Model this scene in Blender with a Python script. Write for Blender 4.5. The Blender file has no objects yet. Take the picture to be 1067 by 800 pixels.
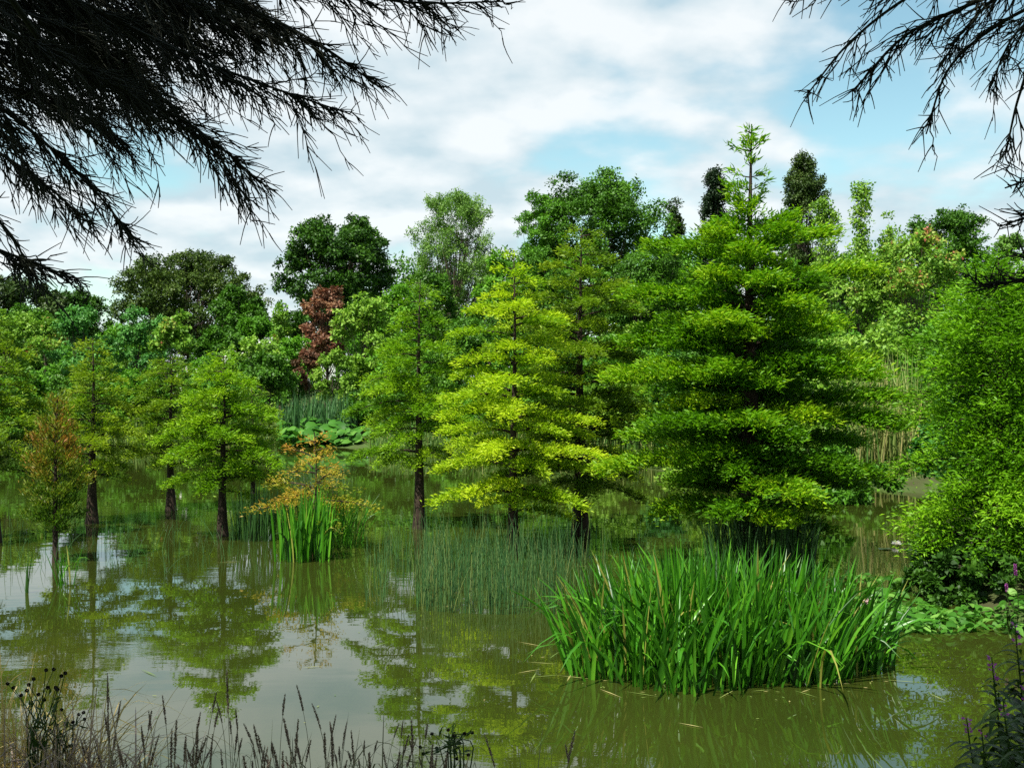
import bpy, math, zlib
import numpy as np

R = math.radians
C = bpy.context.scene
COL = C.collection

# ------------------------------------------------------------------ camera, sky, sun, exposure
CAM_H = 2.6
F_PX, CX, CY = 1144.0, 533.5, 400.0          # photo pixels
SUN_ELEV, SUN_AZ = 57.0, 218.0               # azimuth: clockwise from +Y; behind the viewer and to the left
cam_data = bpy.data.cameras.new("camera")
cam = bpy.data.objects.new("camera", cam_data)
COL.objects.link(cam)
cam.location = (0, 0, CAM_H)
cam.rotation_euler = (R(90), 0, 0)
cam_data.sensor_width = 36.0
cam_data.lens = 36.0 * F_PX / 1067.0
cam_data.clip_start = 0.05
cam_data.clip_end = 6000
C.camera = cam

C.view_settings.view_transform = 'Standard'
C.view_settings.look = 'None'
C.view_settings.gamma = 1.0
C.view_settings.use_curve_mapping = False
C.view_settings.exposure = 0.88
C.render.engine = 'CYCLES'
C.cycles.max_bounces = 7
C.cycles.diffuse_bounces = 3
C.cycles.glossy_bounces = 3
C.cycles.transmission_bounces = 4
C.cycles.use_denoising = False
C.cycles.caustics_reflective = False
C.cycles.caustics_refractive = False
C.cycles.sample_clamp_indirect = 6.0

sun_data = bpy.data.lights.new("sun", 'SUN')
sun_data.energy = 5.0
sun_data.angle = R(0.53)
sun_data.color = (1.0, 0.955, 0.87)
sun = bpy.data.objects.new("sun", sun_data)
COL.objects.link(sun)
sun.rotation_euler = (R(90 - SUN_ELEV), 0, R(180 - SUN_AZ))   # -Z points away from the sun

world = bpy.data.worlds.new("World")
C.world = world
world.use_nodes = True
wt = world.node_tree
wt.nodes.clear()


def N(tree, typ, **kw):
    n = tree.nodes.new(typ)
    for k, v in kw.items():
        setattr(n, k, v)
    return n


def L(tree, a, b):
    tree.links.new(a, b)


def math_node(tree, op, a, b=None):
    n = N(tree, 'ShaderNodeMath', operation=op)
    for i, v in enumerate((a, b)):
        if v is None:
            continue
        if isinstance(v, (int, float)):
            n.inputs[i].default_value = v
        else:
            L(tree, v, n.inputs[i])
    return n.outputs[0]


def build_sky():
    out = N(wt, 'ShaderNodeOutputWorld')
    bg = N(wt, 'ShaderNodeBackground')
    bg.inputs['Strength'].default_value = 0.1
    sky = N(wt, 'ShaderNodeTexSky', sky_type='NISHITA')
    sky.sun_disc = False
    sky.sun_elevation = R(SUN_ELEV)
    sky.sun_rotation = R(SUN_AZ)
    sky.air_density = 1.0
    sky.dust_density = 0.6
    sky.ozone_density = 1.6
    tc = N(wt, 'ShaderNodeTexCoord')
    sep = N(wt, 'ShaderNodeSeparateXYZ')
    L(wt, tc.outputs['Generated'], sep.inputs[0])
    z = math_node(wt, 'ADD', math_node(wt, 'MAXIMUM', sep.outputs['Z'], 0.015), 0.30)
    u = math_node(wt, 'DIVIDE', sep.outputs['X'], z)
    v = math_node(wt, 'DIVIDE', sep.outputs['Y'], z)
    comb = N(wt, 'ShaderNodeCombineXYZ')
    L(wt, u, comb.inputs[0]); L(wt, v, comb.inputs[1])
    comb.inputs[2].default_value = 3.7

    def noise(scale, detail, rough, off, stretch):
        mp = N(wt, 'ShaderNodeMapping')
        mp.inputs['Location'].default_value = off
        mp.inputs['Scale'].default_value = stretch
        L(wt, comb.outputs[0], mp.inputs['Vector'])
        n = N(wt, 'ShaderNodeTexNoise')
        n.inputs['Scale'].default_value = scale
        n.inputs['Detail'].default_value = detail
        n.inputs['Roughness'].default_value = rough
        L(wt, mp.outputs[0], n.inputs['Vector'])
        return n.outputs['Fac']

    OFFA, OFFB = 4.534, 19.246
    cover = noise(2.3, 7, 0.48, (OFFA, OFFB, 0), (0.95, 1.0, 1))
    lit = noise(2.3, 7, 0.48, (OFFA, OFFB + 0.11, 0), (0.95, 1.0, 1))       # the same field a step away: lit edges against grey bases
    fine = noise(6.0, 5, 0.55, (7.1, 3.3, 0), (1.0, 0.8, 1))
    r = N(wt, 'ShaderNodeMapRange', interpolation_type='SMOOTHSTEP')
    r.inputs['From Min'].default_value = 0.37
    r.inputs['From Max'].default_value = 0.52
    L(wt, cover, r.inputs['Value'])
    d = math_node(wt, 'SUBTRACT', cover, lit)
    d = math_node(wt, 'ADD', math_node(wt, 'MULTIPLY', d, 4.4), 0.50)
    d = math_node(wt, 'ADD', d, math_node(wt, 'MULTIPLY', math_node(wt, 'SUBTRACT', fine, 0.5), 0.9))
    cr = N(wt, 'ShaderNodeValToRGB')
    cr.color_ramp.elements[0].position = 0.15
    cr.color_ramp.elements[0].color = (3.3, 4.1, 4.5, 1)
    cr.color_ramp.elements[1].position = 0.85
    cr.color_ramp.elements[1].color = (5.2, 5.45, 5.55, 1)
    L(wt, d, cr.inputs['Fac'])
    # blue between the clouds
    tint = N(wt, 'ShaderNodeMix', data_type='RGBA', blend_type='MULTIPLY')
    tint.inputs['Factor'].default_value = 1.0
    L(wt, sky.outputs[0], tint.inputs['A'])
    tint.inputs['B'].default_value = (1.02, 1.16, 0.92, 1)
    mx = N(wt, 'ShaderNodeMix', data_type='RGBA')
    high = N(wt, 'ShaderNodeMapRange', interpolation_type='SMOOTHSTEP')      # cloud thinned overhead, out of view, to weaken the ambient light
    high.inputs['From Min'].default_value = 0.40
    high.inputs['From Max'].default_value = 0.75
    high.inputs['To Min'].default_value = 0.94
    high.inputs['To Max'].default_value = 0.25
    L(wt, sep.outputs['Z'], high.inputs['Value'])
    L(wt, math_node(wt, 'MULTIPLY', r.outputs[0], high.outputs[0]), mx.inputs['Factor'])
    L(wt, tint.outputs['Result'], mx.inputs['A'])
    L(wt, cr.outputs['Color'], mx.inputs['B'])
    L(wt, mx.outputs['Result'], bg.inputs['Color'])
    L(wt, bg.outputs[0], out.inputs['Surface'])


build_sky()

# ------------------------------------------------------------------ helpers


def at(px, py, d):
    """the world point seen at photo pixel (px, py) at distance d"""
    return np.array([(px - CX) / F_PX * d, d, CAM_H + (CY - py) / F_PX * d])


def rng_for(s):
    return np.random.default_rng(zlib.crc32(s.encode()))


def unit(v):
    return v / np.maximum(np.linalg.norm(v, axis=-1, keepdims=True), 1e-9)


def mesh_np(name, verts, faces, mats, tint=None, smooth=False):
    """faces: (n, k) integer array"""
    me = bpy.data.meshes.new(name)
    nf, k = faces.shape
    me.vertices.add(len(verts))
    me.vertices.foreach_set('co', np.ascontiguousarray(verts, dtype=np.float32).ravel())
    me.loops.add(nf * k)
    me.loops.foreach_set('vertex_index', np.ascontiguousarray(faces, dtype=np.int32).ravel())
    me.polygons.add(nf)
    me.polygons.foreach_set('loop_start', np.arange(0, nf * k, k, dtype=np.int32))
    if smooth:
        me.polygons.foreach_set('use_smooth', np.ones(nf, dtype=bool))
    if tint is not None:
        a = me.attributes.new('tint', 'FLOAT', 'FACE')
        a.data.foreach_set('value', np.ascontiguousarray(tint, dtype=np.float32))
    me.update(calc_edges=True)
    me.materials.append(mats)
    return me


def link(name, me, parent=None):
    o = bpy.data.objects.new(name, me)
    COL.objects.link(o)
    if parent is not None:
        o.parent = parent
    return o


def thing(name, label, cat, loc=(0, 0, 0), group=None):
    o = bpy.data.objects.new(name, None)
    o.empty_display_size = 0.2
    COL.objects.link(o)
    o.location = loc
    o['label'] = label
    o['category'] = cat
    if group:
        o['group'] = group
    return o


class Leaves:
    """collects leaf faces"""
    def __init__(self):
        self.v, self.t = [], []

    def add(self, pos, d, n, ln, wd, tint, fold=0.12, mid=0.45):
        d = unit(d)
        s = unit(np.cross(d, n))
        up = unit(np.cross(s, d))
        ln = np.broadcast_to(ln, (len(pos),))[:, None]
        wd = np.broadcast_to(wd, (len(pos),))[:, None]
        m = pos + d * ln * mid + up * ln * fold
        q = np.stack([pos, m - s * wd / 2, pos + d * ln, m + s * wd / 2], 1)
        self.v.append(q.reshape(-1, 3))
        self.t.append(np.broadcast_to(tint, (len(pos),)))

    def mesh(self, name, mat, origin=(0, 0, 0)):
        v = np.concatenate(self.v) - np.asarray(origin)
        n = len(v) // 4
        return mesh_np(name, v, np.arange(n * 4).reshape(n, 4), mat, np.concatenate(self.t))


def strips(P, W, side, fold=0.0):
    """P (n,k,3) centre lines, W (n,k) widths, side (n,3): folded blades of two quads across"""
    n, k, _ = P.shape
    tan = unit(np.gradient(P, axis=1))
    s = unit(side[:, None, :] - tan * np.sum(tan * side[:, None, :], -1, keepdims=True))
    nrm = np.cross(tan, s)
    w = W[..., None] / 2
    V = np.stack([P - s * w + nrm * w * fold, P, P + s * w + nrm * w * fold], 2)
    idx = np.arange(n * k * 3).reshape(n, k, 3)
    f = []
    for c in (0, 1):
        f.append(np.stack([idx[:, :-1, c], idx[:, :-1, c + 1], idx[:, 1:, c + 1], idx[:, 1:, c]], -1).reshape(-1, 4))
    return V.reshape(-1, 3), np.concatenate(f), k - 1


def strips_mesh(name, P, W, side, mat, tint, fold=0.0, origin=(0, 0, 0)):
    V, Fc, per = strips(P, W, side, fold)
    t = np.tile(np.repeat(tint, per), 2)
    return mesh_np(name, V - np.asarray(origin), Fc, mat, t)


def tubes(P, Rd, sides=5):
    """P (n,k,3), Rd (n,k) -> verts, quads (open ends)"""
    n, k, _ = P.shape
    tan = unit(np.gradient(P, axis=1))
    ref = np.where(np.abs(tan[:, :1, 2:3]) > 0.8, np.array([1.0, 0.13, 0.0]), np.array([0.05, 0.1, 1.0]))
    a = unit(np.cross(tan, np.broadcast_to(ref, tan.shape)))
    b = np.cross(tan, a)
    th = np.arange(sides) * 2 * np.pi / sides
    ring = a[:, :, None] * np.cos(th)[None, None, :, None] + b[:, :, None] * np.sin(th)[None, None, :, None]
    V = P[:, :, None] + ring * Rd[:, :, None, None]
    idx = np.arange(n * k * sides).reshape(n, k, sides)
    nx = np.roll(idx, -1, axis=2)
    f = np.stack([idx[:, :-1], nx[:, :-1], nx[:, 1:], idx[:, 1:]], -1).reshape(-1, 4)
    return V.reshape(-1, 3), f


class Tubes:
    def __init__(self):
        self.v, self.f, self.t, self.n = [], [], [], 0

    def add(self, P, Rd, sides=5, tint=0.5):
        P = np.asarray(P, float)
        Rd = np.asarray(Rd, float)
        if P.ndim == 2:
            P, Rd = P[None], Rd[None]
        V, F = tubes(P, Rd, sides)
        self.v.append(V); self.f.append(F + self.n); self.n += len(V)
        self.t.append(np.full(len(F), tint))

    def mesh(self, name, mat, origin=(0, 0, 0)):
        return mesh_np(name, np.concatenate(self.v) - np.asarray(origin), np.concatenate(self.f), mat, np.concatenate(self.t), smooth=True)


def spline(pts, n):
    """Catmull-Rom through the points"""
    p = np.asarray(pts, float)
    p = np.vstack([2 * p[0] - p[1], p, 2 * p[-1] - p[-2]])
    t = np.linspace(0, len(p) - 3 - 1e-6, n)
    i = t.astype(int)
    u = (t - i)[:, None]
    a, b, c, d = p[i], p[i + 1], p[i + 2], p[i + 3]
    return 0.5 * (2 * b + (c - a) * u + (2 * a - 5 * b + 4 * c - d) * u ** 2 + (3 * b - a - 3 * c + d) * u ** 3)


# ------------------------------------------------------------------ materials
def leaf_mat(name, stops, trans=0.35, rough=0.5, spec=0.22, ttint=(1.15, 1.25, 0.7)):
    m = bpy.data.materials.new(name)
    m.use_nodes = True
    t = m.node_tree
    t.nodes.clear()
    out = N(t, 'ShaderNodeOutputMaterial')
    at_ = N(t, 'ShaderNodeAttribute', attribute_name='tint')
    cr = N(t, 'ShaderNodeValToRGB')
    els = cr.color_ramp.elements
    for i, (p, c) in enumerate(stops):
        e = els[i] if i < 2 else els.new(p)
        e.position = p
        e.color = (*c, 1)
    L(t, at_.outputs['Fac'], cr.inputs['Fac'])
    pb = N(t, 'ShaderNodeBsdfPrincipled')
    pb.inputs['Roughness'].default_value = rough
    pb.inputs['Specular IOR Level'].default_value = spec
    L(t, cr.outputs['Color'], pb.inputs['Base Color'])
    tr = N(t, 'ShaderNodeBsdfTranslucent')
    mul = N(t, 'ShaderNodeMix', data_type='RGBA', blend_type='MULTIPLY')
    mul.inputs['Factor'].default_value = 1
    L(t, cr.outputs['Color'], mul.inputs['A'])
    mul.inputs['B'].default_value = (*ttint, 1)
    L(t, mul.outputs['Result'], tr.inputs['Color'])
    mx = N(t, 'ShaderNodeMixShader')
    mx.inputs[0].default_value = trans
    L(t, pb.outputs[0], mx.inputs[1]); L(t, tr.outputs[0], mx.inputs[2])
    L(t, mx.outputs[0], out.inputs['Surface'])
    return m


def noise_mat(name, c1, c2, scale=8.0, rough=0.85, bump=0.4, stretch=(1, 1, 1), spec=0.2, mid=None):
    m = bpy.data.materials.new(name)
    m.use_nodes = True
    t = m.node_tree
    pb = t.nodes['Principled BSDF']
    tc = N(t, 'ShaderNodeTexCoord')
    mp = N(t, 'ShaderNodeMapping')
    mp.inputs['Scale'].default_value = stretch
    L(t, tc.outputs['Object'], mp.inputs['Vector'])
    no = N(t, 'ShaderNodeTexNoise')
    no.inputs['Scale'].default_value = scale
    no.inputs['Detail'].default_value = 6
    no.inputs['Roughness'].default_value = 0.6
    L(t, mp.outputs[0], no.inputs['Vector'])
    cr = N(t, 'ShaderNodeValToRGB')
    cr.color_ramp.elements[0].position = 0.32
    cr.color_ramp.elements[0].color = (*c1, 1)
    cr.color_ramp.elements[1].position = 0.68
    cr.color_ramp.elements[1].color = (*c2, 1)
    if mid:
        e = cr.color_ramp.elements.new(0.5)
        e.color = (*mid, 1)
    L(t, no.outputs['Fac'], cr.inputs['Fac'])
    L(t, cr.outputs['Color'], pb.inputs['Base Color'])
    pb.inputs['Roughness'].default_value = rough
    pb.inputs['Specular IOR Level'].default_value = spec
    b = N(t, 'ShaderNodeBump')
    b.inputs['Strength'].default_value = bump
    b.inputs['Distance'].default_value = 0.02
    L(t, no.outputs['Fac'], b.inputs['Height'])
    L(t, b.outputs[0], pb.inputs['Normal'])
    return m


def water_mat():
    m = bpy.data.materials.new("murky_water")
    m.use_nodes = True
    t = m.node_tree
    pb = t.nodes['Principled BSDF']
    tc = N(t, 'ShaderNodeTexCoord')

    def noise(scale, stretch, detail=2.0, rough=0.5):
        mp = N(t, 'ShaderNodeMapping')
        mp.inputs['Scale'].default_value = stretch
        L(t, tc.outputs['Object'], mp.inputs['Vector'])
        n = N(t, 'ShaderNodeTexNoise')
        n.inputs['Scale'].default_value = scale
        n.inputs['Detail'].default_value = detail
        n.inputs['Roughness'].default_value = rough
        L(t, mp.outputs[0], n.inputs['Vector'])
        return n.outputs['Fac']
    silt = noise(0.35, (1, 1, 1), 4)
    cr = N(t, 'ShaderNodeValToRGB')
    cr.color_ramp.elements[0].position = 0.3
    cr.color_ramp.elements[0].color = (0.020, 0.030, 0.0042, 1)
    cr.color_ramp.elements[1].position = 0.7
    cr.color_ramp.elements[1].color = (0.030, 0.039, 0.0058, 1)
    L(t, silt, cr.inputs['Fac'])
    L(t, cr.outputs['Color'], pb.inputs['Base Color'])
    pb.inputs['Roughness'].default_value = 0.01
    pb.inputs['IOR'].default_value = 1.65
    # ripples: long calm swell everywhere, finer ruffles in patches
    swell = noise(1.3, (0.7, 1.5, 1), 2)
    ruff = noise(7.0, (0.55, 1.5, 1), 2.5)
    patch = noise(0.16, (1, 1.6, 1), 2)
    mr = N(t, 'ShaderNodeMapRange', interpolation_type='SMOOTHSTEP')
    mr.inputs['From Min'].default_value = 0.46
    mr.inputs['From Max'].default_value = 0.62
    mr.inputs['To Min'].default_value = 0.10
    mr.inputs['To Max'].default_value = 1.0
    L(t, patch, mr.inputs['Value'])
    h = math_node(t, 'ADD', math_node(t, 'MULTIPLY', swell, 0.0030),
                  math_node(t, 'MULTIPLY', math_node(t, 'MULTIPLY', ruff, mr.outputs[0]), 0.0016))
    b = N(t, 'ShaderNodeBump')
    b.inputs['Strength'].default_value = 0.6
    b.inputs['Distance'].default_value = 1.0
    L(t, h, b.inputs['Height'])
    L(t, b.outputs[0], pb.inputs['Normal'])
    return m


BARK = noise_mat("wet_dark_bark", (0.012, 0.009, 0.006), (0.06, 0.042, 0.028), 14, 0.9, 0.8, (1, 1, 0.25))
BARK2 = noise_mat("grey_brown_bark", (0.03, 0.024, 0.017), (0.10, 0.08, 0.06), 6, 0.9, 0.8, (1, 1, 0.3))
DARKTWIG = noise_mat("dark_evergreen_twig", (0.010, 0.012, 0.008), (0.018, 0.022, 0.012), 20, 0.8, 0.1)

# tint 0..1 : dull leaf -> plain leaf -> fresh tip
LM = {
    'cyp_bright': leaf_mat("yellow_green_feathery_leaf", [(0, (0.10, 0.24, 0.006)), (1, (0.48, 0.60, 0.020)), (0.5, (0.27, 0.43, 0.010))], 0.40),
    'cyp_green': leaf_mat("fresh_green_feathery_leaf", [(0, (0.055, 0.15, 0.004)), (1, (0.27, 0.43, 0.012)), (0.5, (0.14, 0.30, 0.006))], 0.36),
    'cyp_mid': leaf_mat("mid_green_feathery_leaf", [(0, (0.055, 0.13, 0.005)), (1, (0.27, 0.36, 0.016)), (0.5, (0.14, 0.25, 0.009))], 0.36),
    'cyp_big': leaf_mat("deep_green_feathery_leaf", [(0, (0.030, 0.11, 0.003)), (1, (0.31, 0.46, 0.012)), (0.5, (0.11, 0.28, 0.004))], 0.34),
    'cyp_rust': leaf_mat("rusty_feathery_leaf", [(0, (0.06, 0.14, 0.008)), (1, (0.34, 0.15, 0.030)), (0.5, (0.15, 0.20, 0.014))], 0.35),
    'cyp_orange': leaf_mat("orange_feathery_leaf", [(0, (0.16, 0.26, 0.014)), (1, (0.52, 0.26, 0.045)), (0.5, (0.38, 0.31, 0.030))], 0.35),
    'cyp_right': leaf_mat("bright_green_drooping_leaf", [(0, (0.045, 0.14, 0.004)), (1, (0.22, 0.43, 0.012)), (0.5, (0.115, 0.29, 0.006))], 0.36),
    'oak': leaf_mat("dark_oak_leaf", [(0, (0.014, 0.045, 0.005)), (1, (0.075, 0.18, 0.014)), (0.5, (0.034, 0.100, 0.008))], 0.2),
    'ash': leaf_mat("mid_dark_leaf", [(0, (0.028, 0.085, 0.006)), (1, (0.12, 0.28, 0.022)), (0.5, (0.060, 0.165, 0.011))], 0.25),
    'pale': leaf_mat("pale_silvery_leaf", [(0, (0.065, 0.15, 0.022)), (1, (0.24, 0.38, 0.085)), (0.5, (0.13, 0.26, 0.042))], 0.3),
    'brown': leaf_mat("brownish_green_leaf", [(0, (0.026, 0.055, 0.008)), (1, (0.11, 0.16, 0.022)), (0.5, (0.055, 0.100, 0.013))], 0.2),
    'bush': leaf_mat("bush_leaf", [(0, (0.045, 0.14, 0.008)), (1, (0.20, 0.40, 0.035)), (0.5, (0.095, 0.26, 0.014))], 0.3),
    'blue': leaf_mat("bluish_green_leaf", [(0, (0.026, 0.11, 0.016)), (1, (0.16, 0.36, 0.075)), (0.5, (0.065, 0.215, 0.034))], 0.25),
    'light': leaf_mat("light_green_leaf", [(0, (0.09, 0.20, 0.014)), (1, (0.36, 0.48, 0.09)), (0.5, (0.18, 0.34, 0.032))], 0.3),
    'lightred': leaf_mat("light_leaf_with_red_tips", [(0, (0.07, 0.18, 0.014)), (1, (0.32, 0.10, 0.06)), (0.55, (0.16, 0.32, 0.030)), (0.82, (0.27, 0.34, 0.05))], 0.3),
    'red': leaf_mat("copper_red_leaf", [(0, (0.08, 0.050, 0.022)), (1, (0.38, 0.24, 0.11)), (0.5, (0.20, 0.092, 0.055))], 0.25, ttint=(1.3, 0.9, 0.8)),
    'conifer': leaf_mat("blackish_conifer_leaf", [(0, (0.007, 0.020, 0.007)), (1, (0.030, 0.055, 0.018)), (0.5, (0.014, 0.034, 0.010))], 0.1),
    'conifer2': leaf_mat("olive_conifer_leaf", [(0, (0.016, 0.038, 0.006)), (1, (0.085, 0.13, 0.022)), (0.5, (0.038, 0.075, 0.012))], 0.15),
    'iris': leaf_mat("iris_leaf", [(0, (0.012, 0.060, 0.004)), (1, (0.26, 0.27, 0.05)), (0.55, (0.050, 0.21, 0.008)), (0.92, (0.13, 0.36, 0.018))], 0.30, 0.36, 0.4),
    'irisdark': leaf_mat("deep_green_iris_leaf", [(0, (0.018, 0.055, 0.014)), (1, (0.05, 0.13, 0.022)), (0.5, (0.03, 0.09, 0.018))], 0.25, 0.4, 0.4),
    'rush': leaf_mat("grey_green_rush", [(0, (0.025, 0.085, 0.022)), (1, (0.20, 0.26, 0.07)), (0.6, (0.06, 0.16, 0.042))], 0.2, 0.5, 0.4),
    'straw': leaf_mat("golden_straw", [(0, (0.20, 0.14, 0.045)), (1, (0.75, 0.60, 0.27)), (0.5, (0.48, 0.36, 0.13))], 0.25),
    'reeddry': leaf_mat("straw_and_green_reed", [(0, (0.07, 0.17, 0.03)), (1, (0.48, 0.40, 0.17)), (0.5, (0.22, 0.28, 0.07))], 0.3),
    'seed': leaf_mat("purplish_grass_seed_head", [(0, (0.09, 0.058, 0.055)), (1, (0.42, 0.33, 0.27)), (0.5, (0.26, 0.19, 0.165))], 0.2),
    'stem': leaf_mat("dull_grass_stem", [(0, (0.08, 0.085, 0.045)), (1, (0.30, 0.26, 0.15)), (0.5, (0.17, 0.16, 0.085))], 0.2),
    'weed': leaf_mat("dark_weed_leaf", [(0, (0.016, 0.038, 0.006)), (1, (0.06, 0.11, 0.018)), (0.5, (0.032, 0.068, 0.010))], 0.25),
    'burr': leaf_mat("blackish_burr", [(0, (0.010, 0.007, 0.006)), (1, (0.03, 0.022, 0.018))], 0.0),
    'purple': leaf_mat("purple_petal", [(0, (0.22, 0.035, 0.20)), (1, (0.50, 0.12, 0.46))], 0.3, ttint=(1, 1, 1)),
    'white': leaf_mat("white_petal", [(0, (0.72, 0.70, 0.60)), (1, (0.85, 0.84, 0.80))], 0.3, ttint=(1, 1, 1)),
    'pinkwhite': leaf_mat("pinkish_white_petal", [(0, (0.55, 0.36, 0.36)), (1, (0.78, 0.62, 0.60))], 0.3, ttint=(1, 1, 1)),
    'yellow': leaf_mat("yellow_flower_centre", [(0, (0.6, 0.4, 0.03)), (1, (0.7, 0.5, 0.05))], 0.1),
    'pad': leaf_mat("lily_pad", [(0, (0.06, 0.15, 0.03)), (1, (0.16, 0.28, 0.08))], 0.1, 0.25, 0.5),
    'marsh': leaf_mat("pale_broad_marsh_leaf", [(0, (0.018, 0.080, 0.007)), (1, (0.17, 0.34, 0.06)), (0.5, (0.055, 0.18, 0.016))], 0.3, 0.5, 0.2),
    'grass': leaf_mat("bank_grass", [(0, (0.04, 0.10, 0.012)), (1, (0.20, 0.27, 0.06)), (0.5, (0.09, 0.19, 0.025))], 0.3),
    'shadecrown': leaf_mat("dark_evergreen_foliage", [(0, (0.012, 0.026, 0.008)), (1, (0.03, 0.055, 0.016))], 0.0),
}


# ------------------------------------------------------------------ the setting: ground and water
def shore_far(x):
    return np.interp(x, [-60, -8, 3, 9, 12, 30], [47, 46, 37, 27.5, 23, 16])


def shore_right(y):
    return np.interp(y, [0, 6, 10, 13, 17, 22, 28], [3.0, 4.4, 5.6, 5.3, 6.4, 9.0, 10.0])


def ground_z(x, y):
    x = np.asarray(x, float); y = np.asarray(y, float)
    wob = 0.35 * np.sin(x * 0.9 + 1.0) + 0.25 * np.sin(x * 2.3 + y * 0.7)
    near = 5.9 - y + 0.35 * wob
    far = (y - shore_far(x)) * 0.8 + wob
    right = x - shore_right(y) + 0.3 * wob
    zn = np.clip(near * 0.5, -0.7, 1.0)
    zf = np.where(far > 0, 0.30 * (1 - np.exp(-far * 0.8)) + 0.045 * np.clip(far, 0, 45), np.clip(far * 0.3, -0.7, 0))
    zr = np.where(right > 0, 0.28 * (1 - np.exp(-right * 1.2)) + 0.03 * np.clip(right, 0, 10), np.clip(right * 0.3, -0.7, 0))
    bump = 0.03 * np.sin(x * 1.7 + 0.4) * np.sin(y * 1.3)
    return np.maximum(np.maximum(zn, zf), zr) + bump


def build_ground():
    u = np.linspace(-1, 1, 260)
    xs = np.sinh(u * 5.2) / math.sinh(5.2) * 2200
    w = np.linspace(-1, 1, 300)
    ys = 16 + np.sinh(w * 5.2) / math.sinh(5.2) * 2200
    X, Y = np.meshgrid(xs, ys)
    Z = ground_z(X, Y)
    v = np.stack([X, Y, Z], -1).reshape(-1, 3)
    idx = np.arange(v.shape[0]).reshape(len(ys), len(xs))
    f = np.stack([idx[:-1, :-1], idx[:-1, 1:], idx[1:, 1:], idx[1:, :-1]], -1).reshape(-1, 4)
    m = noise_mat("earth_and_turf", (0.045, 0.04, 0.018), (0.06, 0.11, 0.02), 0.9, 0.95, 0.5, mid=(0.05, 0.075, 0.018))
    o = link("ground", mesh_np("ground", v, f, m, smooth=True))
    o['kind'] = 'structure'
    xs = np.linspace(-70, 45, 24); ys = np.linspace(2.0, 60, 14)
    X, Y = np.meshgrid(xs, ys)
    v = np.stack([X, Y, 0 * X], -1).reshape(-1, 3)
    idx = np.arange(v.shape[0]).reshape(len(ys), len(xs))
    f = np.stack([idx[:-1, :-1], idx[:-1, 1:], idx[1:, 1:], idx[1:, :-1]], -1).reshape(-1, 4)
    o = link("water", mesh_np("water", v, f, water_mat()))
    o['kind'] = 'structure'


build_ground()


# ------------------------------------------------------------------ trees
def trunk_tube(tb, base, top, r0, r1, flare=1.5, wob=0.05, rng=None, n=12, sides=9):
    s = np.linspace(0, 1, n)
    P = base[None] * (1 - s[:, None]) + top[None] * s[:, None]
    if rng is not None:
        ph = rng.uniform(0, 6, 2)
        P[:, 0] += wob * np.sin(s * 5 + ph[0]) * s
        P[:, 1] += wob * np.sin(s * 4 + ph[1]) * s
    r = r0 * (1 - s) ** 1.25 + r1 * s
    h = s * np.linalg.norm(top - base)
    r = r * (1 + (flare - 1) * np.exp(-h / 0.35))
    tb.add(P, r, sides)
    return P


def rot_z(v, a):
    c, s = np.cos(a), np.sin(a)
    return np.stack([v[:, 0] * c - v[:, 1] * s, v[:, 0] * s + v[:, 1] * c, v[:, 2]], -1)


PROFILES = {
    'cone': ([0, .06, .2, .45, .75, 1], [.55, .85, 1, .78, .40, .05]),
    'broadcone': ([0, .08, .25, .5, .75, .92, 1], [.66, .92, 1, .86, .54, .30, .08]),
    'bigdome': ([0, .05, .15, .35, .6, .8, .93, 1], [.62, .84, .97, 1, .92, .76, .56, .26]),
    'dome': ([0, .1, .3, .6, .85, 1], [.88, 1, 1, .88, .55, .12]),
    'vase': ([0, .1, .3, .5, .75, 1], [.30, .8, 1, .74, .40, .08]),
}


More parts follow.
